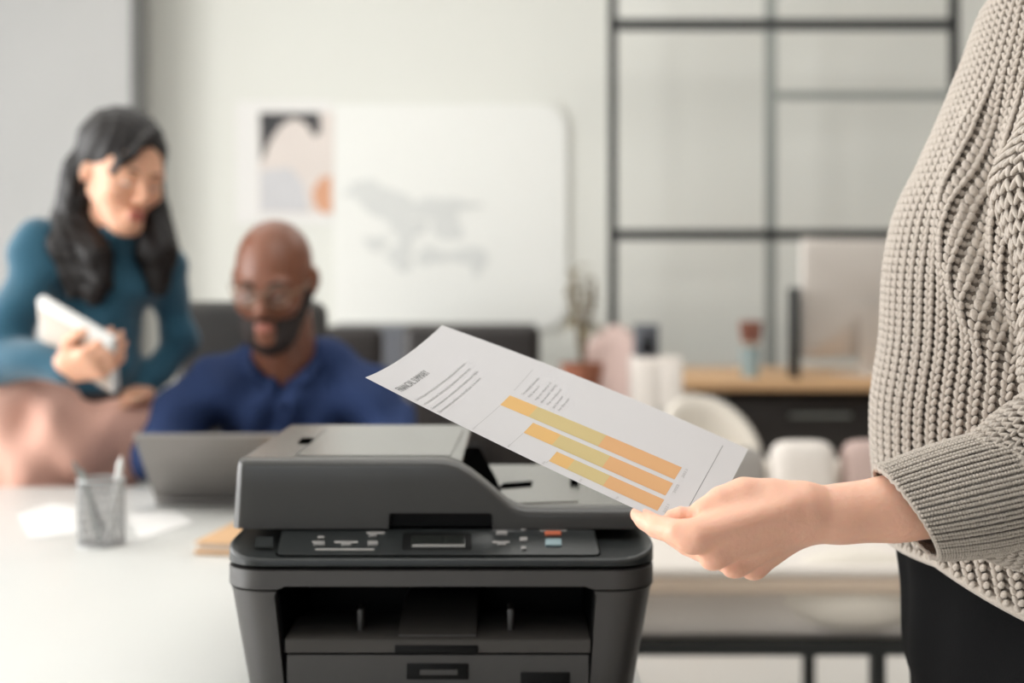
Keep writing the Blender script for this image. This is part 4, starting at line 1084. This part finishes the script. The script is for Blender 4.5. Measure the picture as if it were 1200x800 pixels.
# sleeve: swept tube. s in 0..1 from the shoulder to the cuff join
Lp = np.array([W(.545, 1.25, 1.42), W(.525, 1.20, 1.33), W(.497, 1.165, 1.22), W(.487, 1.145, 1.12), W(.488, 1.135, 1.05), W(.474, 1.127, 1.005), W(.445, 1.125, .990), pxa(1195, 575, 1.127)-FO, pxa(1150, 583, 1.124)-FO])
Ls = np.array([0, .16, .38, .56, .68, .76, .84, .93, 1.0])
Lr = np.array([.085, .088, .090, .082, .080, .084, .074, .058, .045])
def path(s): return np.stack([sm_interp(s, Ls, Lp[:, i]) for i in range(3)], -1)
def Ssleeve(u, s, rfun=None):
    c = path(s); d = path(np.clip(s+.01, 0, 1))-path(np.clip(s-.01, 0, 1)); d /= np.linalg.norm(d, axis=-1, keepdims=True)
    ref = np.array([0., 1., 0.]); a = np.cross(d, ref); a /= np.linalg.norm(a, axis=-1, keepdims=True); b = np.cross(d, a)
    r = sm_interp(s, Ls, Lr)
    fold = .014*np.exp(-((s-.40-.02*np.sin(u))/.045)**2)-.008*np.exp(-((s-.52)/.04)**2)+.008*np.exp(-((s-.66+.02*np.cos(2*u))/.04)**2)-.006*np.exp(-((s-.75)/.03)**2)+.008*np.exp(-((s-.86)/.04)**2)+.003*np.sin(2*u+16*s)
    r = r+fold
    return c+a*(np.cos(u)*r)[:, None]+b*(np.sin(u)*r*.80)[:, None]
slv = surf_mesh('sleeve', lambda u, v: Ssleeve(u, v), 0, 2*PI, 0, 1, 80, 90, M['knit_shade'], FG)
nc2, nr2 = 42, 64
knit('knit_stitches', Ssleeve, np.arange(nc2)*2*PI/nc2, (np.arange(nr2)+.5)/nr2, .205, .74, .0027, .0034, .52, slv, M['knit'], spread=.165)
knit('purl_stitches', Ssleeve, (np.arange(nc2)+.5)*2*PI/nc2, (np.arange(nr2)+.5)/nr2, .15, .42, .0020, -.0004, 1.1, slv, M['knit'], spread=.12)
# cuff
cA_, cB_ = pxa(1062, 601, 1.119)-FO, pxa(1182, 572, 1.124)-FO
cd = (cB_-cA_)/np.linalg.norm(cB_-cA_)
def Scuff(u, v):
    r = .0385+.0075*v+.002*np.sin(PI*v)+.0014*np.cos(36*u)
    c = cA_+np.outer(v, cB_-cA_); up = np.array([0, 0, 1.])-cd*cd[2]; up /= np.linalg.norm(up); sd = np.cross(cd, up)
    slant = np.where(v < 2, (1-v)*(-.0135)*np.cos(u), 0)       # opening edge leans: longer at the top
    return c+up*(np.cos(u)*r*.98)[:, None]+sd*(np.sin(u)*r*1.05)[:, None]+cd*slant[:, None]
cf = surf_mesh('cuff', Scuff, 0, 2*PI, 0, 1, 288, 12, M['knit_shade'], slv)
inner = surf_mesh('cuff_lining', lambda u, v: Scuff(u, v)*1.0+(cA_+np.outer(v, cB_-cA_)-Scuff(u, v))*.10, 0, 2*PI, 0, 1, 60, 8, M['knit_shade'], slv)
ncf, nrf = NCF, 36
knit('rib_stitches', Scuff, np.arange(0, ncf)*2*PI/ncf, (np.arange(nrf)+.5)/nrf, .22, .62, .0014, .0008, .45, slv, M['knit'], spread=.22, jit=.04)
knit('rib_stitches', Scuff, (np.arange(0, ncf)+.5)*2*PI/ncf, (np.arange(nrf)+.5)/nrf, .16, .60, .0010, .0003, .5, slv, M['knit'], spread=.12, jit=.04)
for v_, r_ in ((0.0, .0018), (1.0, .0030)):
    tube('cuff_edge', [Vector(Scuff(np.array([u]), np.array([v_]))[0]) for u in np.linspace(0, 2*PI, 65)[:-1]], r_, M['knit'], slv, 8, closed=True)
# black trousers
Bt = Body()
Bt.ell(W(.525, 1.36, .92), (.158, .19, .12), .05); Bt.ell(W(.545, 1.36, .80), (.172, .185, .13), .05)
for y_ in (1.26, 1.47): Bt.chain([W(.535, y_, .80), W(.515, y_, .45), W(.55, y_, .08)], [.125, .10, .085], .03)
Bt.disp = lambda P: .003*np.sin(P[:, 0]*60+P[:, 2]*9+2*np.sin(P[:, 2]*14))+.002*np.sin(P[:, 1]*80+P[:, 2]*15)
body_obj('trousers', Bt, .008, M['blacktrouser'], FG)
for y_ in (1.26, 1.47):
    Bs = Body(); Bs.chain([W(.60, y_, .045), W(.47, y_, .035)], [.04, .032], .03); Bs.ell(W(.55, y_, .02), (.12, .045, .02), .03); body_obj('shoe', Bs, .008, M['shoe'], FG)
# head and neck (out of frame), so the figure is whole
Bh = Body(); R_ = rot(-PI/2, .25); T_ = add_head(Bh, W(.555, 1.37, 1.615), R_, .96)
Bh.cone(W(.575, 1.37, 1.54), W(.59, 1.37, 1.41), .052, .06, .02); Bh.ell(W(.585, 1.37, 1.36), (.07, .14, .035), .04); Bh.ell(W(.58, 1.37, 1.15), (.08, .12, .24), .04)
Bh.chain([W(.575, 1.25, 1.355), W(.50, 1.17, 1.23), fl(1330, 548, 1.15), fl(1230, 566, 1.14)], [.045, .045, .036, .033], .03)
hd = body_obj('head', Bh, .005, M['skin'], FG); eyes(T_, R_, .96, hd, M['iris'])
hd.name = 'head_part'
bmj = bmesh.new(); bmj.from_mesh(hs_.data); bmj.from_mesh(hd.data); bmj.to_mesh(hs_.data); bmj.free()
for ch in list(hd.children): ch.parent = hs_
bpy.data.objects.remove(hd)
Bq = Body(); Bq.ell(T_(0, .030, .045), (.083, .10, .088), .03, R_); Bq.ell(T_(0, .085, .02), (.05, .05, .05), .03, R_); Bq.cutell(T_(0, -.09, -.02), (.075, .07, .085), .02, R_); body_obj('hair', Bq, .005, M['hair'], FG)

# ------------------------------------------------------------------ seated man in blue
MN = thing('person', 'bald bearded man in glasses and blue shirt, seated behind the laptop', 'person', (-.46, 3.05, 0))
MO = np.array((-.46, 3.05, 0)); Q = lambda x, y, z: np.array((x, y, z), float)-MO
R_ = rot(-.10, .30, .0); hc = px(321, 330, 2.86)
B = Body(); T_ = add_head(B, Q(hc.x, hc.y, hc.z), R_, .97, jaw=1.10)
B.cone(T_(0, .025, -.03), Q(-.462, 2.96, .955), .060, .066, .02)
B.ell(Q(-.46, 2.995, .885), (.12, .06, .06), .03); B.ell(Q(-.46, 3.03, .75), (.11, .07, .16), .04)
elL, elR = Q(-.70, 2.87, .79), Q(-.215, 2.87, .79); wrL, wrR = Q(-.55, 2.74, .785), Q(-.39, 2.74, .785)
shL, shR = Q(-.635, 2.97, .905), Q(-.29, 2.97, .905)
for sh, el, wr, kn, sdv in ((shL, elL, wrL, Q(-.53, 2.665, .785), (1, 0, 0)), (shR, elR, wrR, Q(-.41, 2.665, .785), (-1, 0, 0))):
    B.chain([sh, el, wr], [.038, .034, .026], .02); add_hand(B, wr, kn, (0, 0, 1), sdv, .35)
ctr = np.array(T_(0, 0, 0))
def cls3(P):
    q = (P-ctr)@R_/.97; m = np.zeros(len(P), int)
    lips = ((q[:, 0]/.020)**2+((q[:, 2]+.0640)/.009)**2 < 1) & (q[:, 1] < -.096); m[lips] = 1; return m
bd = body_obj('body', B, .0055, M['skin3'], MN, mats=[M['skin3'], M['lip3']], classify=cls3)
eyes(T_, R_, .97, bd, M['iris'])
# beard: shell over jaw and chin
B = Body(); E = lambda c, r, k=.02: B.ell(T_(*c), np.array(r)*.97, k, R_)
B.cone(T_(0, -.045, -.07), T_(0, -.062, -.100), .048, .036, .02)
for q in (-1, 1): B.cone(T_(q*.060, -.008, -.030), T_(q*.030, -.065, -.090), .020, .026, .02)
E((0, -.099, -.047), (.028, .009, .005), .008)
B.cutell(T_(0, -.112, -.064), np.array((.021, .022, .0105)), .006, R_); B.cutell(T_(0, -.075, -.018), np.array((.052, .055, .026)), .012, R_)
B.disp = lambda P: .0006*np.sin(P[:, 0]*900)*np.sin(P[:, 2]*800)
body_obj('beard', B, .004, M['beard'], MN)
# eyebrows
for q in (-1, 1):
    tube('eyebrow', [T_(q*.014, -.095, .021), T_(q*.03, -.096, .027), T_(q*.05, -.084, .022)], [.003, .0035, .002], M['beard'], MN, 8)
# glasses
gl = bpy.data.objects.new('glasses', None); C.objects.link(gl); gl.parent = MN
def P3(x, y, z): return Vector(T_(x, y, z))
for q in (-1, 1):
    ring = [P3(q*.033+.024*math.cos(a), -.104+abs(.033+.024*math.cos(a)*q-0)*.10, .000+.019*math.sin(a)) for a in np.linspace(0, 2*PI, 29)[:-1]]
    tube('rim', ring, .0018, M['wire'], gl, 8, closed=True); mesh_obj('lens', ring, [tuple(range(28))], M['lens'], gl)
    tube('temple_arm', [P3(q*.057, -.098, .004), P3(q*.078, -.05, .006), P3(q*.083, .015, .004)], .0018, M['wire'], gl, 8)
tube('bridge', [P3(-.010, -.106, .004), P3(0, -.109, .008), P3(.010, -.106, .004)], .0018, M['wire'], gl, 8)
# shirt
B = Body()
B.ell(Q(-.46, 2.985, .895), (.165, .10, .08), .06); B.ell(Q(-.46, 3.03, .74), (.17, .12, .20), .06); B.ell(Q(-.46, 3.06, .58), (.165, .13, .10), .06)
for sh, el in ((shL, elL), (shR, elR)):
    B.chain([sh, el], [.066, .058], .06)
    wr = wrL if el is elL else wrR; B.cone(el, el+(wr-el)*.80, .056, .042, .03)
B.chain([Q(-.56, 2.99, .955), Q(-.46, 2.975, .975), Q(-.36, 2.99, .955)], [.045, .05, .045], .04)
B.cutell(Q(-.462, 2.90, 1.005), (.050, .075, .075), .01); B.cutell(Q(-.460, 2.865, .945), (.022, .05, .055), .01)
def fold(P): 
    x, y, z_ = P.T; return .008*np.sin(34*x+18*z_+3*np.sin(7*z_+5*x))+.005*np.sin(61*x-40*z_+2*np.sin(20*x))+.003*np.sin(50*z_+15*y)
B.disp = fold; sh_ = body_obj('shirt', B, .0065, M['blue'], MN)
for q in (-1, 1):   # collar leaves
    n0 = Q(-.462, 2.97, .985); pts = [n0+np.array((q*.060, .045, .030)), n0+np.array((q*.078, -.005, .022)), n0+np.array((q*.052, -.085, -.030)), n0+np.array((q*.012, -.075, -.055)), n0+np.array((q*.050, -.035, .028))]
    pts2 = [p_+np.array((q*.010, -.002, -.016)) for p_ in pts]
    V = pts+pts2; Fc = [(0, 1, 2, 3, 4), (9, 8, 7, 6, 5)]+[(i, (i+1) % 5, 5+(i+1) % 5, 5+i) for i in range(5)]
    o = mesh_obj('collar', V, Fc, M['blue'], MN); md = o.modifiers.new('b', 'BEVEL'); md.width = .003; md.segments = 2; evaluated(o)
for k in range(3):
    bm = bmesh.new(); c = Q(-.462, 2.862+.0, .885-.075*k); cone(bm, c+np.array((0, .02, 0)), c+np.array((0, .004, 0)), .0055, .0055, 12); bm_obj('shirt_button', bm, M['blue'], sh_)
B = Body(); B.ell(Q(-.46, 3.06, .535), (.16, .14, .085), .05)
for q in (-1, 1): B.chain([Q(-.46+q*.09, 3.05, .535), Q(-.46+q*.12, 2.62, .53), Q(-.46+q*.13, 2.66, .09)], [.082, .066, .045], .03)
body_obj('trousers', B, .009, M['navy'], MN)
for q in (-1, 1):
    B = Body(); B.chain([Q(-.46+q*.13, 2.69, .05), Q(-.46+q*.135, 2.54, .035)], [.042, .034], .02); body_obj('shoe', B, .008, M['shoe'], MN)

# ------------------------------------------------------------------ woman in teal
t = thing('bar_stool', 'stool under the woman in teal, hidden by the white desk', 'stool', (-.86, 3.05, 0))
lathe('seat', [(0, .60), (.15, .60), (.17, .615), (.17, .64), (.15, .655), (0, .655)], M['chairgry'], t)
for k in range(4): a = PI/4+PI/2*k; rod('leg', (.10*math.cos(a), .10*math.sin(a), .60), (.17*math.cos(a), .17*math.sin(a), 0), .013, M['blackmetal'], t)
tube('footring', [(.145*math.cos(a), .145*math.sin(a), .22) for a in np.linspace(0, 2*PI, 25)[:-1]], .008, M['blackmetal'], t, 8, closed=True)
WM = thing('person', 'woman in teal sweater and pink trousers with long dark hair holding a tablet', 'person', (-.86, 3.05, 0))
WO = np.array((-.86, 3.05, 0)); K = lambda x, y, d: pxa(x, y, d)-WO
R_ = rot(.75, .30, .12); hc = K(143, 203, 2.92)
B = Body(); T_ = add_head(B, hc, R_, .95, jaw=.92)
B.cone(T_(0, .025, -.03), K(128, 292, 2.99), .045, .048, .02)
B.ell(K(118, 345, 3.01), (.09, .06, .07), .04); B.ell(K(112, 430, 3.03), (.065, .06, .12), .04)
sL, sR = K(48, 292, 2.93), K(190, 310, 3.04); eL, eR = K(2, 418, 2.86), K(212, 405, 3.10); wL, wR = K(82, 430, 2.74), K(165, 462, 3.02)
B.chain([sL, eL], [.038, .034], .03); B.chain([eL, wL], [.034, .024], .02); B.chain([sR, eR, wR], [.026, .023, .020], .02)
add_hand(B, wL, K(112, 424, 2.69), (-.1, -.8, -.6), (0.1, -.3, 1), .95); add_hand(B, wR, K(140, 468, 2.97), (0, -.4, 1), (0, 1, 0), .5)
ctr = np.array(T_(0, 0, 0)); Rw = R_
def cls2(P):
    q = (P-ctr)@Rw; m = np.zeros(len(P), int); m[((q[:, 0]/.024)**2+((q[:, 2]+.0635)/.011)**2 < 1) & (q[:, 1] < -.093)] = 1; return m
bd = body_obj('body', B, .005, M['skin2'], WM, mats=[M['skin2'], M['lip2']], classify=cls2); eyes(T_, R_, .95, bd, M['iris'])
for q in (-1, 1): tube('eyebrow', [T_(q*.014, -.093, .021), T_(q*.03, -.094, .026), T_(q*.05, -.083, .021)], [.002, .0028, .0015], M['hair'], WM, 8)
# hair cap with parting, two long falls
B = Body()
B.ell(T_(0, .028, .045), (.086, .102, .088), .02, R_)
B.chain([T_(.012, -.066, .108), T_(-.022, -.088, .078), T_(-.046, -.082, .040), T_(-.064, -.056, .000)], [.012, .013, .011, .007], .012)
B.cutell(T_(0.012, -.108, -.025), (.060, .075, .105), .012, R_)
B.cutell(T_(-.075, -.03, -.05), (.030, .050, .055), .015, R_)
B.chain([T_(-.070, .045, -.02), K(88, 250, 2.97), K(78, 290, 2.92), K(88, 335, 2.91)], [.036, .044, .046, .026], .03)
B.chain([K(100, 262, 2.99), K(112, 300, 2.90), K(118, 330, 2.895), K(112, 352, 2.905)], [.045, .034, .026, .014], .03)
B.chain([T_(.070, .03, .02), K(178, 250, 2.99), K(184, 295, 2.97), K(186, 335, 2.96)], [.030, .036, .044, .022], .03)
B.chain([T_(0, .11, .0), K(125, 260, 3.07), K(120, 310, 3.10)], [.05, .06, .05], .03)
def hairf(P): x, y, z_ = P.T; return .0016*np.sin(210*x+9*np.sin(11*z_)+120*y)+.0016*np.sin(330*y+40*x+7*np.sin(14*z_))
B.disp = hairf; body_obj('hair', B, .005, M['hair'], WM, it=1)
# sweater
B = Body()
B.ell(K(120, 330, 3.0), (.112, .09, .08), .05); B.ell(K(116, 385, 3.01), (.088, .085, .11), .04); B.ell(K(112, 440, 3.03), (.090, .085, .09), .04)
B.chain([sL, K(120, 310, 2.99), sR], [.050, .056, .046], .04)
B.chain([sL, eL, eL+(wL-eL)*.92], [.052, .050, .034], .03)
B.chain([sR, eR, eR+(wR-eR)*.92], [.044, .038, .030], .02)
B.cone(K(126, 296, 2.985), K(130, 280, 2.97), .055, .051, .02)
def fold2(P): x, y, z_ = P.T; return .005*np.sin(30*x-26*z_+3*np.sin(9*z_))+.003*np.sin(70*z_+20*x)
B.disp = fold2; body_obj('sweater', B, .006, M['teal'], WM)
# belt and trousers
B = Body(); B.ell(K(108, 462, 3.03), (.118, .100, .020), .02); body_obj('belt', B, .006, M['belt'], WM)
B = Body(); B.ell(K(110, 490, 3.05), (.135, .115, .085), .05); B.ell(K(105, 520, 3.05), (.155, .13, .075), .05)
B.chain([K(80, 500, 3.03), K(5, 480, 2.93), K(-40, 500, 2.90), K(-30, 760, 2.98), K(-30, 960, 3.0)], [.105, .098, .085, .075, .06], .04)
B.chain([K(135, 520, 3.02), K(70, 515, 2.90), K(40, 540, 2.885), K(50, 760, 2.95), K(60, 960, 3.0)], [.095, .085, .08, .07, .06], .035)
def fold3(P): x, y, z_ = P.T; return .007*np.sin(38*x+30*z_+2.5*np.sin(8*x))+.004*np.sin(66*x-28*z_)
B.disp = fold3; body_obj('trousers', B, .008, M['pink'], WM)
for x in (-30, 60):
    B = Body(); q0 = K(x, 980, 3.0); q0[2] = .05; q1 = q0+np.array((-.05, -.12, -.012)); B.chain([q0, q1], [.04, .032], .02); body_obj('shoe', B, .008, M['shoe'], WM)
# the tablet in her hand
p0, p1, p2 = px(46, 347, 2.70), px(134, 398, 2.66), px(38, 400, 2.82)
ux = (p1-p0); lx_ = ux.length; ux.normalize(); vy = (p2-p0); vy -= ux*vy.dot(ux); ly_ = max(vy.length, .11); vy.normalize(); nz = ux.cross(vy)
Mt = Matrix.Translation(p0) @ Matrix((ux, vy, nz)).transposed().to_4x4()
t = thing('tablet', 'pale thick tablet in case, held against the woman in teal', 'tablet', tuple(p0)); t.matrix_world = Mt
box('case', (0, 0, -.010), (lx_, ly_, .010), M['white'], t, .005, 3)
box('cover', (.008, .018, -.0125), (lx_-.008, ly_-.006, -.0101), M['beige'], t, .001)
box('cover', (.008, .018, .0101), (lx_-.008, ly_-.006, .0125), M['beige'], t, .001)
